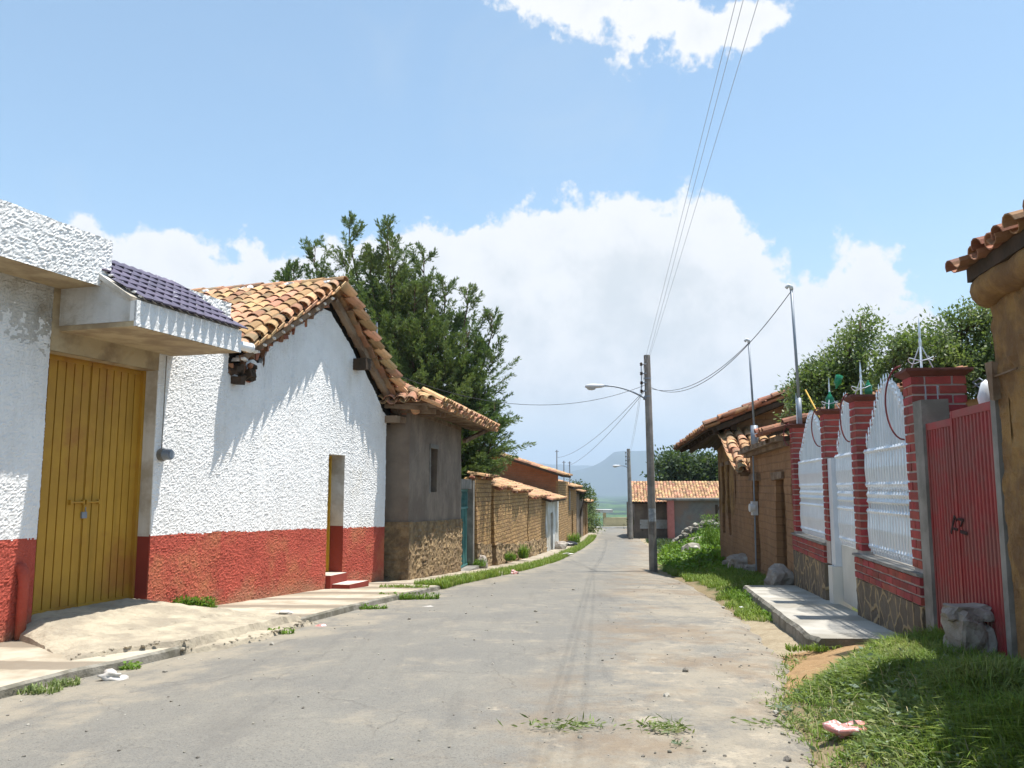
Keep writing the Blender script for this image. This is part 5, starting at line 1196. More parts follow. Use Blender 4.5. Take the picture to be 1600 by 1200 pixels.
def far_right():
    t = thing('far_tiled_house', 'brown house with an orange tiled roof facing up the street, beyond the second utility pole', 'house', (11.5, 67, -2.3))
    mb = MB(); mb.box(W0, 9.75, 19.0, 66.9, 71.5, -2.6, .40, 0); mb.build('wall', PLAST, t)
    mb = MB(); mb.box(W0, 10.15, 12.35, 66.84, 66.885, -1.62, -.92, 0); mb.build('whitewashed_panel', WHITEF, t)
    rf = MB(); O = Vector((9.98, 70.6, 2.05)); D = Vector((9.42, 66.2, .42)) - O; tiles(rf, O, (1, 0, 0), D, 9.4, D.length, .245, .42, .125, 5); slab(rf, O, Vector((1, 0, 0)), D, 9.4, D.length, .10, 1, lift=.02)
    O2 = O; D2 = Vector((10.6, 74.5, .42)) - O; slab(rf, O2, Vector((1, 0, 0)), D2, 9.4, D2.length, .12, 0, lift=.1)
    rf.build('roof', [TILE, DWOOD], t)
    t = thing('grey_rendered_shed', 'flat roofed shed of dark grey render in front of the orange tiled house', 'shed', (14, 64, -2.2))
    mb = MB(); mb.box(W0, 12.25, 18.5, 63.6, 66.2, -2.6, .64, 0); mb.build('wall', DGREY, t)
    mb = MB(); mb.box(W0, 11.35, 18.6, 63.2, 66.1, .645, .80, 0); mb.build('roof_slab', GREYC, t)
    mb = MB(); mb.box(W0, 11.75, 12.22, 63.35, 63.8, -2.6, .64, 0); mb.build('corner_post', PINK, t)
    # dry stone wall with old posts in the weeds
    t = thing('dry_stone_wall', 'tumbled dry stone wall in the weeds before the grey shed', 'wall', (8.6, 38, -.7))
    mb = MB()
    for k in range(330):
        u = rnd.random(); x = 7.35 + u * 3.3; y = 38.3 - u * 1.5 + rnd.uniform(-.4, .4); hgt = .95 * (1 - abs(u - .4) * .6); z = groundz(x, y) - .1 + hgt * rnd.random() ** .8
        s_ = rnd.uniform(.08, .17); mb.rock((x, y, z), s_, s_, s_ * .75, 0, 1)
    mb.build('stones', ROCK, t)
    for x, y, h in ((9.05, 37.2, 1.5), (9.95, 36.8, 1.6)):
        mb = MB(); z = groundz(x, y); pts = [(x + .05 * nz(k, x), y, z + h * k / 5) for k in range(6)]; mb.tube(pts, [.08, .07, .07, .06, .06, .07], 7)
        mb.tube([pts[4], (x + .16, y, z + h * .98)], [.05, .03], 6)
        mb.build('wooden_post', DWOOD, None, loc=(x, y, z), label='gnarled dark post at the dry stone wall, ' + ('the one nearer the grey shed corner' if x < 9.5 else 'the one nearer the broad eaved house'), cat='post')
far_right()

# ---- utility poles, lamps and cables
def util_pole(x, y, z0, z1, r0, r1, lab):
    t = thing('utility_pole', lab, 'utility pole', (x, y, z0), 'concrete utility poles along the right side of the street'); mb = MB()
    mb.tube([(x, y, z0 - .3), (x - .03, y, (z0 + z1) / 2), (x - .07, y, z1)], [r0, (r0 + r1) / 2, r1], 8); mb.build('shaft', POLE, t)
    mb = MB(); mb.tube([(x - .07, y, z1 - .02), (x - .07, y, z1 + .06)], [r1 * 1.06, r1 * .95], 8); mb.build('pole_cap', GREYC, t)
    mb = MB(); xr = x - .07 - r1
    for z in (z1 - .25, z1 - .55, z1 - .85, z1 - 1.12): mb.tube([(xr + .06, y - r1, z), (xr - .10, y - r1 * .7, z)], .02, 6)
    mb.tube([(xr - .10, y - r1 * .7, z1 - 1.2), (xr - .10, y - r1 * .7, z1 - .18)], .016, 6); mb.tube([(x - .07, y, z1 - .72), (x - .07, y, z1 - .68)], r1 * 1.14, 8); mb.tube([(x - .07, y, z1 - 1.30), (x - .07, y, z1 - 1.26)], r1 * 1.14, 8)
    rk = mb.build('rack', METAL, t)
    for z in (z1 - .25, z1 - .55, z1 - .85, z1 - 1.12):
        mb = MB(); mb.lathe((xr - .10, y - r1 * .7, 0), [(.03, z - .05), (.05, z - .025), (.03, z), (.05, z + .025), (.03, z + .05)], 8); mb.build('insulator', DWOOD, rk)
    return t
def lamp(x, y, z, L, lab, rise=.35, fx=-1):
    t = thing('street_lamp', lab, 'street lamp', (x, y, z), 'street lamps bracketed to the utility poles'); mb = MB()
    pts = [(x + fx * L * u, y - .05, z + rise * (1 - (1 - u) ** 2.0)) for u in np.linspace(0, 1, 10)]
    mb.tube(pts, .026, 8); mb.tube([(x, y - .02, z - .03), (x, y - .02, z + .05)], .06, 8); mb.build('arm', METAL, t, True)
    e = Vector(pts[-1]); mb = MB()
    ax = Vector((fx, 0, -.04)).normalized()
    vs = []; prof = [(0, .035, .035), (.10, .06, .06), (.25, .095, .07), (.42, .13, .085), (.55, .11, .07), (.62, .04, .03)]
    S = 12
    for d, wy, wz in prof:
        for k in range(S): a = 2 * math.pi * k / S; vs.append(e + ax * d + Vector((0, math.cos(a) * wy, math.sin(a) * wz)))
    fs = [(i * S + k, i * S + (k + 1) % S, (i + 1) * S + (k + 1) % S, (i + 1) * S + k) for i in range(len(prof) - 1) for k in range(S)] + [tuple(range(S)), tuple(range((len(prof) - 1) * S, len(prof) * S))]
    mb.add(vs, fs); mb.build('lamp_head', LMET, t, True)
    mb = MB(); mb.rock(e + ax * .42 + Vector((0, 0, -.075)), .14, .10, .055, 0, 2, rough=.0); mb.build('lens', LGLASS, t, True)
P1 = Vector((4.42, 26.5, -.95)); P1T = 5.78
util_pole(4.42, 26.5, -.95, P1T, .135, .105, 'tall weathered concrete utility pole in the grass at the right road edge, the nearer one')
util_pole(9.15, 65.0, -2.35, 4.55, .20, .13, 'distant concrete utility pole in front of the brown tiled house')
lamp(4.26, 26.5, 4.42, 1.30, 'street lamp on a long curved arm on the nearer utility pole', .42)
lamp(8.98, 65.0, 3.15, .55, 'small street lamp on the distant utility pole', .15)
def poster():
    mb = MB()
    for z0, z1, a in ((.55, .95, 0), (.15, .5, 1)):
        vs = [];
        for k in range(7):
            th = R(-150 + k * 20); vs += [(4.405 + .132 * math.cos(th), 26.5 + .132 * math.sin(th), z0), (4.405 + .132 * math.cos(th), 26.5 + .132 * math.sin(th), z1)]
        mb.add(vs, [(2 * k, 2 * k + 2, 2 * k + 3, 2 * k + 1) for k in range(6)], a)
    mb.build('paper_poster', [mat('faded_poster', (.42, .46, .48), (.24, .26, .28), 9, rough=.9), mat('torn_poster', (.24, .22, .20), (.16, .14, .12), 8, rough=.9)], None, loc=(4.4, 26.4, .5), label='faded torn paper poster pasted round the nearer utility pole', cat='poster')
poster()
def wire(name, A, B, sag, r, lab, mat_=WIRE, grp=None, n=26, cat='cable'):
    A, B = Vector(A), Vector(B); mb = MB()
    mb.tube([A + (B - A) * (i / n) - Vector((0, 0, sag * 4 * (i / n) * (1 - i / n))) for i in range(n + 1)], r, 5); return mb.build(name, mat_, None, loc=tuple(A), label=lab, cat=cat, group=grp)
top = Vector((4.24, 26.42, P1T))
g = 'overhead power lines'
for k, (dx, dz, px) in enumerate(((-.0, -.22, 1146), (-.0, -.52, 1157), (.16, -.08, 1180))):
    A = top + Vector((dx, 0, dz)); q = at(px, 0, 8.0); q = Vector(q); d = (q - A); B = A + d * 2.0
    wire('power_line', A, B, .10, .0034, ('leftmost', 'middle', 'rightmost')[k] + ' of three power lines climbing from the nearer pole out of the picture', TWIRE, g)
for k, dz in enumerate((-.25, -.55)):
    wire('power_line', top + Vector((0, .05, dz)), (8.98, 64.9, 4.30 + dz), .5, .006, ('upper', 'lower')[k] + ' power line running from the nearer utility pole down the street to the distant one', TWIRE, g)
wire('service_cable', (4.46, 26.42, 4.78), (4.95, 14.42, 5.06), .75, .0075, 'sagging service cable from the nearer pole to the tall steel mast', WIRE, 'service cables'); wire('service_cable', (4.46, 26.42, 4.74), (5.37, 18.6, 4.86), .42, .0075, 'sagging service cable from the nearer pole to the shorter steel mast', WIRE, 'service cables')
wire('service_cable', (4.24, 26.42, 4.85), (-3.2, 20.9, 4.55), .75, .0075, 'service cable from the nearer pole across the street behind the big cypress', WIRE, 'service cables')
wire('service_cable', (4.24, 26.42, 4.70), (3.05, 56.0, 3.6), .45, .008, 'service cable from the nearer pole to the leftmost far antenna pole', WIRE, 'service cables'); wire('service_cable', (4.24, 26.42, 4.66), (3.9, 57.5, 3.1), .35, .008, 'service cable from the nearer pole to the rightmost far antenna pole', WIRE, 'service cables')
for k, (px, py0, py1, Y, lb) in enumerate(((870, 703, 750, 55, 'leftmost of the three thin masts above the far left roofs'), (881, 720, 756, 56, 'middle of the three thin masts above the far left roofs'), (890, 721, 760, 57, 'rightmost of the three thin masts above the far left roofs'), (589, 504, 575, 20.5, 'thin grey mast with a short side arm behind the white gabled house roof'))):
    a, b = at(px, py1, Y), at(px, py0, Y); mb = MB(); mb.tube([a - Vector((0, 0, 1.6 if Y > 30 else 2.4)), b], .035 if Y > 30 else .022, 7)
    if Y < 30: mb.tube([b - Vector((0, 0, .06)), b + Vector((-.20, 0, -.16))], .018, 6); mb.rock(b + Vector((-.22, 0, -.17)), .05, .03, .02, 0, 1)
    else: mb.tube([b - Vector((.12, 0, .1)), b + Vector((.12, 0, -.1))], .02, 5)
    mb.build('antenna_mast', METAL, None, loc=tuple(a), label=lb, cat='mast')

# ================================================================== VEGETATION
def cypress():
    base = (-3.3, 29.6, -1.1)
    t = thing('cypress_tree', 'large feathery cypress with several pointed tops behind the grey mud house', 'tree', base)
    #           x     y     ztop  branch length (low)  base z of its branches
    lead = [(-4.3, 29.8, 10.9, 3.3, 3.2), (-5.6, 30.0, 11.7, 3.0, 4.2), (-6.9, 30.2, 10.8, 2.9, 4.6), (-4.4, 29.2, 11.4, 2.7, 4.0), (-3.1, 29.5, 10.3, 3.0, 2.8), (-2.3, 29.3, 9.2, 3.0, 2.2), (-5.0, 29.3, 10.2, 2.8, 4.4), (-3.6, 30.0, 9.6, 2.8, 3.4),
            (-2.9, 28.8, 9.0, 2.6, 3.0), (-1.5, 29.0, 7.8, 2.6, 2.1), (-5.2, 31.0, 10.4, 2.6, 4.0), (-1.2, 28.6, 5.8, 2.2, 1.9), (-8.0, 30.0, 9.8, 2.2, 5.6), (-7.5, 29.6, 8.8, 2.2, 5.4), (-2.2, 28.5, 6.2, 2.2, 2.0), (-3.3, 28.4, 7.8, 2.2, 2.6), (-1.0, 28.2, 4.2, 1.9, 1.9), (-.6, 28.8, 6.9, 1.9, 2.6), (-1.7, 28.4, 5.0, 2.3, 1.9), (-.5, 28.3, 3.6, 1.4, 1.7)]
    tr = MB(); C = []; Dd = []; Ls = []; Ws = []
    for (x, y, zt, bl, zb) in lead:
        zt = zt - .95 if zt > 8.9 else zt + .1; bl *= 1.08; x = x - .45 if x < -5.3 else x - .1
        b0 = Vector(base) + Vector((rnd.uniform(-.3, .3), rnd.uniform(-.3, .3), 0)); tp = Vector((x, y, zt)); md = b0.lerp(tp, .35) + Vector((0, 0, -.4))
        tr.tube([b0, md, b0.lerp(tp, .7), tp, tp + Vector((0, 0, .8))], [.16, .11, .06, .02, .004], 7)
        nb = int(25 * (zt - zb) / 2.2) + 9
        for k in range(nb):
            f = (k + rnd.random()) / nb; z = zb + (zt - zb) * f
            if k >= nb - 9: f = .90 + .02 * (k - nb + 9) * .5; z = zt - .2 + .10 * (k - nb + 9)
            a = rnd.uniform(0, 2 * math.pi); L = (bl * (1 - f) ** .62 + .22) * rnd.uniform(.55, 1.12)
            fz = (z - base[2]) / (zt - base[2]); ox = Vector((base[0] + (x - base[0]) * min(1, fz * 1.15), base[1] + (y - base[1]) * min(1, fz * 1.15), z))
            up0 = .02 + 1.0 * f * f + .25 * f; d = Vector((math.cos(a), math.sin(a), up0)).normalized(); pts = []; p = ox.copy()
            nseg = 7
            for q in range(nseg):
                pts.append(p.copy()); p += d * L / nseg; d = (d + Vector((rnd.gauss(0, .10), rnd.gauss(0, .10), .07 - .03 * (1 - f)))).normalized()
            pts.append(p.copy())
            if k % 2 == 0: tr.tube([pts[0], pts[3], pts[6]], [.025, .014, .005], 4, caps=False)
            nsp = int(8 + L * 15)
            for q in range(nsp):
                u = (q + rnd.random()) / nsp; u = .12 + .88 * u; fi = u * nseg; i0 = min(int(fi), nseg - 1); c = pts[i0].lerp(pts[i0 + 1], fi - i0); bd = (pts[i0 + 1] - pts[i0]).normalized()
                sd = Vector((rnd.gauss(0, 1), rnd.gauss(0, 1), rnd.gauss(0, .5))); sd = (sd - bd * sd.dot(bd)).normalized()
                sdir = (bd * .95 + sd * .55 + Vector((0, 0, .12))).normalized(); sl = rnd.uniform(.16, .36) * (1.15 - .6 * u)
                m = 7; cv = c
                for w_ in range(m):
                    C.append(c + sdir * sl * (w_ / m) + Vector((rnd.gauss(0, .012), rnd.gauss(0, .012), -.02 * w_ * w_ / m)))
                    tw = sdir + Vector((rnd.gauss(0, .30), rnd.gauss(0, .30), rnd.gauss(0, .30) + .04)); Dd.append(tw.normalized()); Ls.append(rnd.uniform(.09, .17)); Ws.append(rnd.uniform(.018, .040))
    tr.build('trunk', BARK, t, True)
    C = np.array(C); Dd = np.array(Dd); V, Fq = diamonds(C, Dd, rside(Dd), Ls, Ws)
    npmesh('crown', V, Fq, CYP, t)
cypress()

def broadleaf(name, lab, base, blobs, nleaf, size, trunk_r, m=LEAF, grp=None, wr=.5):
    """blobs: (x,y,z,rx,ry,rz) masses of the crown; leaves gathered on twigs inside them"""
    t = thing(name, lab, 'tree', base, grp); tr = MB(); b0 = Vector(base); tot = sum(b[3] * b[4] * b[5] for b in blobs) ; C = []; D = []
    for (x, y, z, rx, ry, rz) in blobs:
        c = Vector((x, y, z)); md = b0.lerp(c, .5) + Vector((rnd.uniform(-.2, .2), 0, .2)); tr.tube([b0, md, c, c + Vector((0, 0, rz * .7))], [trunk_r, trunk_r * .6, trunk_r * .3, .01], 6)
        rx, ry, rz = rx * .86, ry * .86, rz * .86; n = int(nleaf * (rx * ry * rz) / tot * 1.2); ntw = max(8, n // 20)
        tc_ = NR.normal(size=(ntw, 3)); tc_ = unit(tc_) * (NR.uniform(.25, 1, (ntw, 1)) ** .55); tc_ *= (1 + .30 * np.array([[nz(*(v * 2.2 + x))] for v in tc_]))
        tc_ = tc_ * np.array([rx, ry, rz]) + np.array([x, y, z]); out = unit(tc_ - np.array([x, y, z - rz * .6]))
        for q in range(0, ntw, 3): tr.tube([c + (Vector(tc_[q]) - c) * .25, Vector(tc_[q])], [.02 * trunk_r / .12, .005], 4, caps=False)
        k = 20; tl = size * 2.6; ntw = len(tc_)
        u = NR.uniform(0, 1, (ntw, k)); cc = tc_[:, None, :] + out[:, None, :] * (u * tl)[:, :, None] + NR.normal(size=(ntw, k, 3)) * size * .9
        dd = out[:, None, :] * .55 + NR.normal(size=(ntw, k, 3)) * .75 + np.array([0, 0, -.05]); C.append(cc.reshape(-1, 3)); D.append(dd.reshape(-1, 3))
    tr.build('trunk', BARK, t, True)
    C = np.concatenate(C); D = unit(np.concatenate(D)); sd = unit(np.cross(D, unit(NR.normal(size=D.shape) * .8 + np.array([0, 0, 1.0])))) ; n = len(C)
    V, Fq = diamonds(C, D, sd, NR.uniform(.7, 1.3, n) * size, NR.uniform(.8, 1.2, n) * size * wr, .12); npmesh('crown', V, Fq, m, t)
def bl(spec, Y, dep):
    out = []
    for px, py, rx, rz in spec:
        c = at(px, py, Y); out.append((c.x, c.y + rnd.uniform(-.3, .3) * dep, c.z, rx * Y / F, dep, rz * Y / F))
    return out
broadleaf('leafy_tree', 'leafy green tree with a slim upright top, behind the farthest fence panels', (6.6, 17.5, 0), bl([(1342, 520, 22, 28), (1325, 560, 34, 34), (1290, 585, 34, 26), (1345, 600, 48, 36), (1262, 615, 26, 30), (1300, 640, 50, 40), (1370, 640, 40, 40), (1250, 655, 30, 26), (1275, 600, 22, 24)], 17.5, .75), 23000, .088, .13)
broadleaf('leafy_tree', 'broad leafy green tree spreading between the wide brick pillar and the ochre mud house', (7.2, 15.5, 0), bl([(1420, 560, 44, 40), (1460, 590, 50, 46), (1500, 520, 40, 34), (1545, 560, 50, 60), (1530, 500, 26, 20), (1500, 600, 60, 60), (1400, 620, 50, 46), (1560, 640, 50, 50), (1450, 540, 34, 26), (1395, 560, 22, 26)], 15.5, .85), 30000, .085, .14)
t_far = [('dense_tree', 'dense dark tree standing behind the orange tiled house, nearer the second utility pole', [(1047, 736, 20, 20), (1066, 738, 22, 24), (1040, 752, 16, 12), (1080, 750, 22, 18), (1052, 722, 12, 9)]), ('dense_tree', 'dense dark tree behind the roof of the grey shed, beside the broad eaved house', [(1102, 740, 18, 20), (1120, 744, 24, 22), (1088, 752, 20, 14), (1140, 747, 22, 22)])]
for k, (nm, lb, sp) in enumerate(t_far): broadleaf(nm, lb, (13.5 + 5 * k, 80, -3), bl(sp, 80, 1.8), 7000, .42, .25, LEAFD, 'trees behind the orange tiled house')
broadleaf('roadside_tree', 'pale green shrubby tree at the end of the row of houses on the left', (7.6, 79, -2.8), bl([(922, 778, 6, 10), (915, 792, 8, 12), (925, 800, 6, 9), (910, 808, 7, 9)], 79, .9), 2600, .20, .12, LEAF)
broadleaf('dark_tree', 'small dark tree showing over the far left roofs', (4.7, 66, -2.4), bl([(905, 767, 9, 8), (895, 764, 6, 6), (914, 774, 6, 6)], 66, .9), 2200, .18, .12, LEAFD)
for k, (px, py, Y, rx, rz, lb) in enumerate(((922, 818, 76, 9, 12, 'green bush on the left verge where the pavement ends'), (993, 822, 68, 6, 14, 'dark bush at the corner of the brown tiled house'))):
    c = at(px, py, Y); broadleaf('bush', lb, (c.x, Y, -2.6), bl([(px, py, rx, rz), (px + 3, py + 8, rx, rz * .7)], Y, .6), 1500, .2, .06, LEAF if k == 0 else LEAFD)

def scatter(n, fn, x0, x1, y0, y1):
    P = []
    while len(P) < n:
        x, y = rnd.uniform(x0, x1), rnd.uniform(y0, y1)
        if rnd.random() < fn(x, y): P.append((x, y, groundz(x, y) - .01))
    return np.array(P)
def fencex(y):      # street side face of the right hand walls
    return 4.12 + .1692 * (y - 10.2) if y < 14.8 else 4.95 + .1388 * (y - 15)
# ---- cut grass and weeds heap, right foreground
def fore(x, y):
    dx = x - lerp(ERX, y); 
    if x > fencex(y) - .02: return 0
    e = dx - (.10 + .30 * nz(x * 2.1, y * 2.1, 7))
    if e < 0: return .04 if e > -.25 else 0
    lim = 6.55 + .55 * dx + .15 * nz(x * 3, y * 3)       # bare soil beyond
    if y > lim: return .02 if y < lim + .15 and dx > .8 else 0
    return min(1, .25 + e * 1.6) * (.55 + .45 * sm(.5 + nz(x * 1.3, y * 1.3, 3)))
P = scatter(42000, fore, 1.4, 4.2, 3.6, 8.4)
hh = np.array([(.045 + .085 * sm((x - lerp(ERX, y)) / .9)) * (1 + .7 * nz(x * 1.6, y * 1.6, 8)) for x, y, z in P]) * NR.uniform(.5, 1.35, len(P))
P[:, 2] += np.array([.05 * sm(.5 + nz(x * 1.1, y * 1.1, 12)) * sm((x - lerp(ERX, y)) / .8) for x, y, z in P]) * NR.uniform(0, 1.3, len(P))
V, Fq = blades(P, hh, NR.uniform(.005, .011, len(P)), 1.5); npmesh('grass', V, Fq, GRASS, None, loc=(2.5, 5.5, .3), kind='stuff', label='green grass on the right verge before the red gate')
P = scatter(24000, fore, 1.4, 4.2, 3.6, 8.4); P[:, 2] += NR.uniform(0, .09, len(P)) * np.array([sm((x - lerp(ERX, y)) / .5) for x, y, z in P])
D = NR.normal(size=P.shape); D[:, 2] = np.abs(D[:, 2]) * .35; D = unit(D); V, Fq = diamonds(P, D, rside(D), NR.uniform(.03, .09, len(P)), NR.uniform(.008, .022, len(P)), .1)
npmesh('cut_weeds', V, Fq, GRASSD, None, loc=(2.5, 5.5, .3), kind='stuff', label='heaped cut weeds drying on the grass')
P = scatter(2600, fore, 1.4, 4.0, 3.8, 8.0); P[:, 2] += NR.uniform(.02, .11, len(P)) * np.array([sm((x - lerp(ERX, y)) / .5) for x, y, z in P])
D = NR.normal(size=P.shape); D[:, 2] *= .3; D = unit(D); V, Fq = diamonds(P, D, rside(D), NR.uniform(.022, .075, len(P)), NR.uniform(.010, .030, len(P)), .15)
npmesh('wilted_leaves', V, Fq, PALEW, None, loc=(2.5, 5.5, .3), kind='stuff', label='pale wilted leaves among the cut weeds')
P = scatter(700, fore, 1.5, 4.0, 3.8, 8.0); V, Fq = blades(P, NR.uniform(.08, .22, len(P)), NR.uniform(.003, .006, len(P)), 1.6)
npmesh('dry_stalks', V, Fq, DRY, None, loc=(2.5, 5.5, .3), kind='stuff', label='dry straw coloured stalks among the grass')
def strips(x, y):
    dx = x - lerp(ERX, y)
    if x > fencex(y) - .05 or y < 8.4: return 0
    wslab = RF.p(0, .92, 0); sx = fencex(y) - .90
    if y < 14.6:
        if x > sx: return 0
        return (1 if dx > .42 + .3 * nz(x * 2, y * 2, 3) - (.35 if y > 11 else 0) else 0)* (.3 if y < 10.5 else 1) * (1 if nz(x * 1.2, y * 1.2) > -.25 else .25)
    return 1 if dx > .25 + .35 * nz(x * 1.5, y * 1.5, 3) else 0
P = scatter(26000, strips, 2.6, 6.6, 8.4, 27); hh = NR.uniform(.04, .11, len(P)) * (1 + .05 * (P[:, 1] - 10)); V, Fq = blades(P, hh, NR.uniform(.009, .018, len(P)), 1.1)
npmesh('verge_grass', V, Fq, GRASS, None, loc=(4, 16, -.2), kind='stuff', label='grass strip along the right road edge before the old mud houses')
# bright leafy weeds mound past the pole
def weedy(x, y):
    dx = x - lerp(ERX, y)
    return 1 if dx > .35 + .3 * nz(x, y, 2) and not (x > fencex(y) - .1 and y < 27) else 0
P = scatter(13000, weedy, 4.6, 10.8, 19, 38); P[:, 2] += NR.uniform(0, .55, len(P)) * np.clip((P[:, 1] - 20) / 10, .1, 1) * np.array([sm(.6 + nz(x * 1.1, y * .8, 4)) for x, y, z in P])
D = NR.normal(size=P.shape); D[:, 2] = np.abs(D[:, 2]) * .6; D = unit(D); V, Fq = diamonds(P, D, rside(D), NR.uniform(.08, .20, len(P)), NR.uniform(.05, .12, len(P)), .12)
npmesh('ground_weeds', V, Fq, WEED, None, loc=(7, 30, -.7), kind='stuff', label='bright green leafy weeds between the utility pole and the dry stone wall')
P = scatter(9000, weedy, 4.8, 14, 36, 64); D = NR.normal(size=P.shape); D[:, 2] = np.abs(D[:, 2]); D = unit(D); V, Fq = diamonds(P, D, rside(D), NR.uniform(.1, .3, len(P)), NR.uniform(.06, .14, len(P)), .1)
npmesh('scrub', V, Fq, LEAFD, None, loc=(9, 45, -1), kind='stuff', label='rough scrub behind the dry stone wall')
# left kerb grass strip (continuous) and single tufts
def lstrip(x, y):
    e = lerp(ELX, y) - x
    if y < 17 or not (-.08 < e < .55 + .15 * nz(y, 2)): return 0
    return 1 if nz(x * 1.5, y * .9, 6) > -.35 else .15
def scl(n, fn, x0, x1, y0, y1):
    P = []
    while len(P) < n:
        y = y0 + (y1 - y0) * rnd.random() ** 1.5; x = lerp(ELX, y) - rnd.uniform(-.1, .75)
        if rnd.random() < fn(x, y): P.append((x, y, lerp(SWP, y) - .08))
    return np.array(P)
P = scl(15000, lstrip, -2, 8, 17, 70); V, Fq = blades(P, NR.uniform(.06, .17, len(P)) * (1 + .01 * P[:, 1]), NR.uniform(.012, .026, len(P)), .9)
npmesh('kerb_grass', V, Fq, GRASS, None, loc=(0, 30, -1), kind='stuff', label='strip of grass between the left pavement and the road beyond the grey mud house')
def onroad(px, py, left=False):
    x, y, z = ray(px, py); Y = 3.5
    while Y < 90:
        X = x * Y / y; zz = groundz(X, Y)
        if X < lerp(ELX, Y): zz = lerp(SWP, Y)
        if CZ + z * Y / y <= zz + .01: return Vector((X, Y, zz))
        Y += .01
    return Vector((X, Y, zz))
def tuft(px, py, Y, w_, d_, h, n, name, lab, m=GRASS, broad=0, zoff=0, grp='weed tufts growing along the left kerb', cat='weeds'):
    c = onroad(px, py) if Y < 25 else at(px, py, Y)
    Y = c.y
    z0 = c.z; P = np.stack([c.x + w_ / 2.3 * np.clip(NR.normal(0, 1, n), -1.5, 1.5), c.y + d_ / 2.3 * np.clip(NR.normal(0, 1, n), -1.5, 1.5), np.full(n, z0)], 1)
    V, Fq = blades(P, NR.uniform(.4, 1.2, n) * h, NR.uniform(.006, .014, n) * (1 + Y / 25), 1.1)
    if broad:
        Q = P[NR.integers(0, n, broad)].copy(); Q[:, :2] += NR.normal(size=(broad, 2)) * .03; Q[:, 2] += NR.uniform(0, h, broad); D = NR.normal(size=Q.shape); D[:, 2] = np.abs(D[:, 2]) * .5; D = unit(D); V2, F2 = diamonds(Q, D, rside(D), NR.uniform(.03, .07, broad), NR.uniform(.02, .04, broad), .1)
        Fq = np.concatenate([Fq, F2 + len(V)]); V = np.concatenate([V, V2])
    npmesh(name, V, Fq, m, None, loc=tuple(c), label=lab, cat=cat, group=grp)
tuft(45, 1083, 6.75, .35, .12, .09, 260, 'weed_tuft', 'weed tuft at the kerb in the bottom left corner', GRASSD); tuft(95, 1072, 7.1, .20, .1, .09, 160, 'weed_tuft', 'small weed tuft at the kerb, just right of the bottom left corner one', GRASSD)
tuft(205, 1046, 8.15, .10, .06, .08, 60, 'weed_tuft', 'tiny weed sprig at the kerb beside the white plastic bag', WEED, 20); tuft(300, 955, 11.65, .42, .08, .19, 620, 'weed_tuft', 'weed clump at the foot of the red wall right of the gate ramp', WEED, 420); tuft(350, 972, 11.5, .5, .10, .05, 260, 'weed_tuft', 'low creeping grass on the pavement just right of the weed clump by the red wall', GRASS)
tuft(415, 991, 9.9, .50, .07, .07, 420, 'weed_tuft', 'low green tuft at the kerb right of the gate ramp', WEED, 100); tuft(575, 952, 12.6, .42, .06, .08, 260, 'weed_tuft', 'thin green tuft at the kerb in front of the step block', WEED, 60); tuft(640, 937, 14.2, .75, .10, .12, 520, 'weed_tuft', 'bushy green tuft at the end of the raised kerb, before the grey mud house', WEED, 160)
tuft(632, 917, 17.6, .7, .22, .06, 420, 'weed_tuft', 'grass patch on the pavement at the corner of the white gabled house', GRASS)
tuft(745, 884, 26.6, .4, .3, .22, 260, 'weed_tuft', 'weeds round the stone beside the teal door', WEED, 80); tuft(795, 876, 31.5, .35, .2, .35, 200, 'weed_tuft', 'weed clump at the foot of the mud brick wall, nearer the teal door', WEED, 80); tuft(818, 872, 34.5, .25, .2, .55, 200, 'weed_tuft', 'taller weed clump at the foot of the mud brick wall', WEED, 100); tuft(897, 848, 55.0, .5, .3, .7, 200, 'weed_tuft', 'weed clump on the pavement by the far brown house', WEED, 90)
tuft(1213, 968, 9.7, .16, .7, .08, 260, 'weed_tuft', 'green weeds along the near part of the kerb of the raised walk', WEED, 90, grp='weed tufts by the raised walk'); tuft(1162, 938, 12.9, .22, 1.2, .13, 420, 'weed_tuft', 'green weeds at the far corner of the raised walk', WEED, 160, grp='weed tufts by the raised walk'); tuft(1290, 1015, 7.9, .55, .10, .07, 420, 'weed_tuft', 'low grass fringe along the near end of the raised walk', GRASS, grp='weed tufts by the raised walk')
tuft(1112, 850, 27.6, .4, .4, .95, 60, 'leafy_weed', 'tall leafy green weed against the corner of the broad eaved house', WEED, 900, grp=None)
# torn-off weeds lying on the road
for px, py, w_, d_, n, lb in ((890, 1138, .36, .05, 130, 'long dark wisp of torn weeds lying on the road in the bottom middle'), (1040, 1142, .17, .07, 150, 'rounded clump of torn weeds lying on the road, right of the long wisp'), (1245, 1135, .40, .05, 170, 'string of torn weeds on the road beside the red plastic bag'), (1225, 1112, .12, .04, 40, 'small pale torn leaves on the road above the string of weeds'), (1060, 1165, .06, .03, 16, 'few pale torn leaves on the road below the rounded clump'), (1262, 1088, .2, .04, 50, 'scattered torn leaves at the road edge near the bare soil')):
    x, y, z = ray(px, py); k = 1
    Y = 4
    while CZ + z * Y / y > roadz(x * Y / y, Y) + .015: Y += .01
    X = x * Y / y; Z = roadz(X, Y) + .016; P = np.stack([NR.normal(X, w_ / 2.2, n), NR.normal(Y, d_, n), Z + NR.uniform(0, .035, n)], 1); D = NR.normal(size=P.shape); D[:, 2] = np.abs(D[:, 2]) * .5; D[:, 0] *= 1.7; D = unit(D)
    V, Fq = diamonds(P, D, rside(D), NR.uniform(.03, .08, n), NR.uniform(.006, .018, n), .1); npmesh('torn_weeds', V, Fq, PALEW if n < 60 else GRASSD, None, loc=(X, Y, Z), label=lb, cat='torn weeds', group='torn weeds lying on the road')

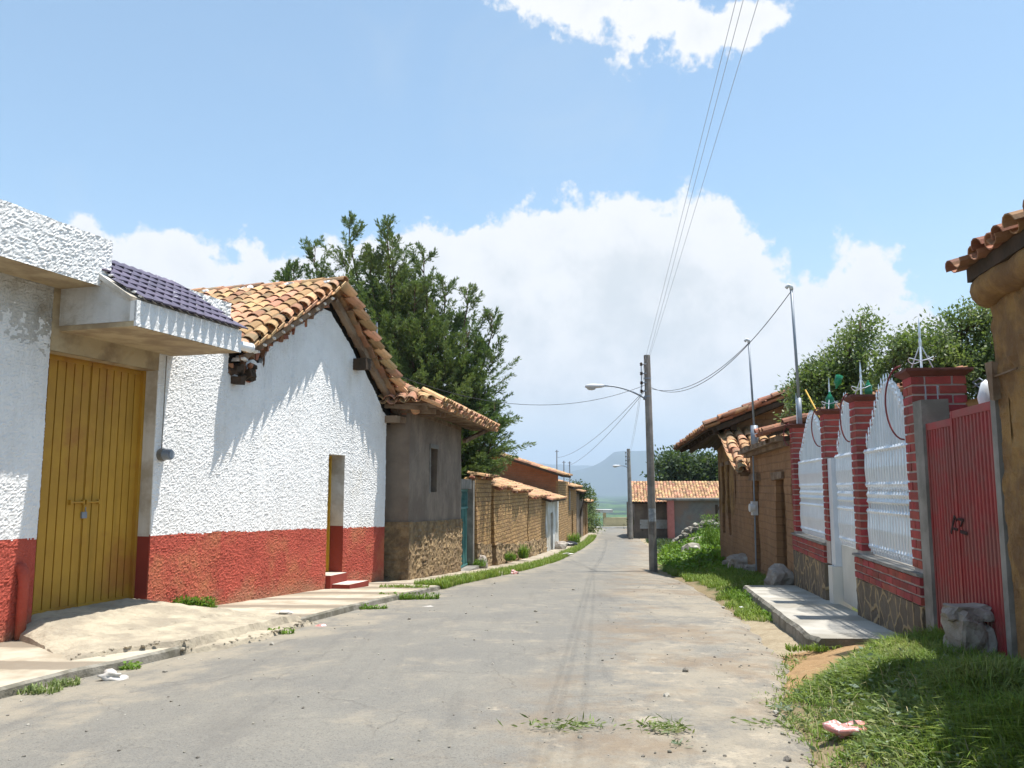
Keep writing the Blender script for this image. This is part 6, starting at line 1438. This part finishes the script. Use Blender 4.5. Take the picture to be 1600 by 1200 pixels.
# ================================================================== SMALL THINGS
def crumple(c, rx, ry, rz, m, name, lab, cat, sub=3, rough=.6, **k):
    mb = MB(); mb.rock(c, rx, ry, rz, 0, sub, rough=rough); mb.build(name, m, None, 'bag' in name, loc=tuple(c), label=lab, cat=cat, **k)
c = onroad(1322, 1152); crumple(c + Vector((0, 0, .04)), .095, .075, .055, BAGR, 'plastic_bag', 'crumpled red and white plastic bag at the edge of the grass, bottom right', 'plastic bag')
c = onroad(175, 1062); crumple(c + Vector((0, 0, .03)), .11, .07, .05, BAGW, 'plastic_bag', 'crumpled pale plastic bag in the gutter before the gate ramp', 'plastic bag')
c = onroad(503, 978); crumple(c + Vector((0, 0, .01)), .07, .05, .02, BAGR, 'litter_scrap', 'small red scrap of litter at the kerb', 'litter', 2)
c = onroad(445, 958); crumple(c + Vector((0, 0, .015)), .11, .08, .025, BAGW, 'litter_scrap', 'clear crumpled plastic scrap on the left pavement', 'litter', 2)
c = onroad(670, 948); crumple(c + Vector((0, 0, .01)), .10, .05, .012, BAGW, 'litter_scrap', 'flat white scrap of litter on the road near the left kerb', 'litter', 2)
c = onroad(640, 968); crumple(c + Vector((0, 0, .015)), .035, .03, .025, ROCK, 'road_pebble', 'pale pebble on the road near the left kerb', 'pebble', 1)
c = onroad(803, 897); crumple(c + Vector((0, 0, .04)), .12, .1, .07, BAGR, 'litter_scrap', 'orange scrap of litter in the left grass strip', 'litter', 2)
c = onroad(886, 868); crumple(c + Vector((0, 0, .04)), .25, .1, .05, BAGW, 'litter_scrap', 'white paper scrap at the left road edge far down the street', 'litter', 2)
c = onroad(889, 853); crumple(c + Vector((0, 0, .12)), .55, .25, .18, BAGK, 'plastic_bag', 'dark plastic bag on the far left pavement beside the brown house', 'plastic bag', 2)
c = onroad(746, 880); crumple(L2.p(8.25, .25, -.78), .18, .16, .30, STONE, 'boulder', 'upright grey stone beside the teal door', 'boulder', 2, .35)
c = onroad(876, 858); crumple(c + Vector((0, .3, .15)), .45, .3, .3, STONE, 'boulder', 'stone at the foot of the wall by the small white house', 'boulder', 2, .35)
c = onroad(1160, 953); crumple(c + Vector((0, 0, .03)), .035, .03, .035, PVC, 'road_pebble', 'small pale lump at the right road edge below the raised walk', 'pebble', 1)
# boulders on the right
mb = MB(); mb.rock(RF.p(-4.12, .14, .52), .13, .13, .17, 0, 3, seed=21, rough=.30, block=.45); mb.rock(RF.p(-4.06, .14, .70), .155, .13, .055, 0, 3, seed=5, rough=.25, block=.5); mb.rock(RF.p(-3.96, .15, .42), .12, .12, .11, 0, 3, seed=9, rough=.35, block=.3)
mb.build('boulder', STONE, None, False, loc=tuple(RF.p(-3.9, .2, .3)), label='big broken grey boulder leaning on the foot of the red gate', cat='boulder')
crumple(R2.p(-.05, .22, -.02), .26, .28, .26, STONE, 'boulder', 'rounded boulder at the far end of the raised walk', 'boulder', 3, .25)
for px, py, Y, r_, lb in ((1160, 880, 20.8, .36, 'flat grey boulder at the foot of the old mud house, in the weeds'), (1142, 884, 22.8, .28, 'boulder left of the flat grey one, in the weeds'), (1180, 890, 19.5, .25, 'small boulder right of the flat grey one, below the meter box')):
    c = at(px, py, Y); crumple(c, r_, r_ * .8, r_ * .6, STONE, 'boulder', lb, 'boulder', 3, .3)
c = at(1082, 862, 29.5); crumple(c, .40, .3, .30, ROCK, 'boulder', 'dark stone half buried in the bright weeds', 'boulder', 2, .3)
c = at(1092, 845, 34); crumple(c, .5, .3, .15, STONE, 'boulder', 'flat pale stone before the dry stone wall', 'boulder', 2, .3)
# loose grit on the road
mb = MB()
for k in range(420):
    y = 4.6 + 16 * rnd.random() ** 2; a, b = lerp(ELX, y), lerp(ERX, y); u = rnd.choice([rnd.random(), rnd.random() ** 3, 1 - rnd.random() ** 3]); x = a + .05 + (b - a - .1) * u; r_ = rnd.uniform(.004, .013) * (1 + (rnd.random() < .06) * 1.5)
    mb.rock((x, y, roadz(x, y) + .012 + r_ * .3), r_, r_, r_ * .7, 0, 1)
mb.build('loose_grit', ROCK, None, loc=(0, 8, 0), kind='stuff', label='loose grit and small stones on the road')

# ================================================================== FAR HILLS AND AIR
def hills():
    def ridge_mesh(name, prof, yc, dep, base=-70):
        xs = np.linspace(prof[0][0], prof[-1][0], 150); ys = np.linspace(-1, 1, 36); V = []
        for v in ys:
            for x in xs:
                h = lerp(prof, x); k = math.exp(-(v * 1.9) ** 2) if v < 0 else math.exp(-(v * 1.2) ** 2); z = base + (h - base) * k * (1 + .10 * nz(x * .004, v * 3) * (1 - k) * 3) + 12 * nz(x * .006, v * 5)
                V.append((x, yc + v * dep, z))
        n, m_ = len(ys), len(xs); i, k = np.meshgrid(np.arange(n - 1), np.arange(m_ - 1), indexing='ij'); q = (i * m_ + k).ravel()
        npmesh(name, np.array(V), np.stack([q, q + 1, q + m_ + 1, q + m_], 1), HILL, smooth=True, kind='structure')
    ridge_mesh('mountain', [(-2200, 40), (-600, 60), (173, 95), (500, 135), (640, 165), (820, 235), (930, 318), (1000, 330), (1240, 330), (1420, 310), (1750, 290), (2600, 180), (4200, 120), (5200, 60)], 7500, 1500)
    ridge_mesh('far_mountain', [(-4500, 120), (-1500, 250), (-200, 330), (150, 322), (500, 280), (900, 270), (1700, 230), (3200, 260), (5200, 120)], 10200, 1400)
hills()
def haze():
    x0, x1, y0, y1, z0, z1 = -9500, 9500, -60, 12400, -135, 520
    mb = MB(); mb.v = [(x0, y0, z0), (x1, y0, z0), (x1, y1, z0), (x0, y1, z0), (x0, y0, z1), (x1, y0, z1), (x1, y1, z1), (x0, y1, z1)]
    mb.f = [[3, 2, 1, 0], [4, 5, 6, 7], [0, 1, 5, 4], [1, 2, 6, 5], [2, 3, 7, 6], [3, 0, 4, 7]]; mb.m = [0] * 6; mb.u = [[(0, 0)] * 4] * 6
    mb.build('haze', HAZE, None, kind='stuff', label='thin bluish air between the street and the far mountain')
HAZE = bpy.data.materials.new('thin_air'); HAZE.use_nodes = True; n_ = HAZE.node_tree; n_.nodes.clear()
pv = n_.nodes.new('ShaderNodeVolumePrincipled'); ho = n_.nodes.new('ShaderNodeOutputMaterial'); n_.links.new(pv.outputs[0], ho.inputs['Volume'])
pv.inputs['Color'].default_value = (.64, .80, 1, 1); pv.inputs['Density'].default_value = 1.6e-4; pv.inputs['Anisotropy'].default_value = .0
haze()
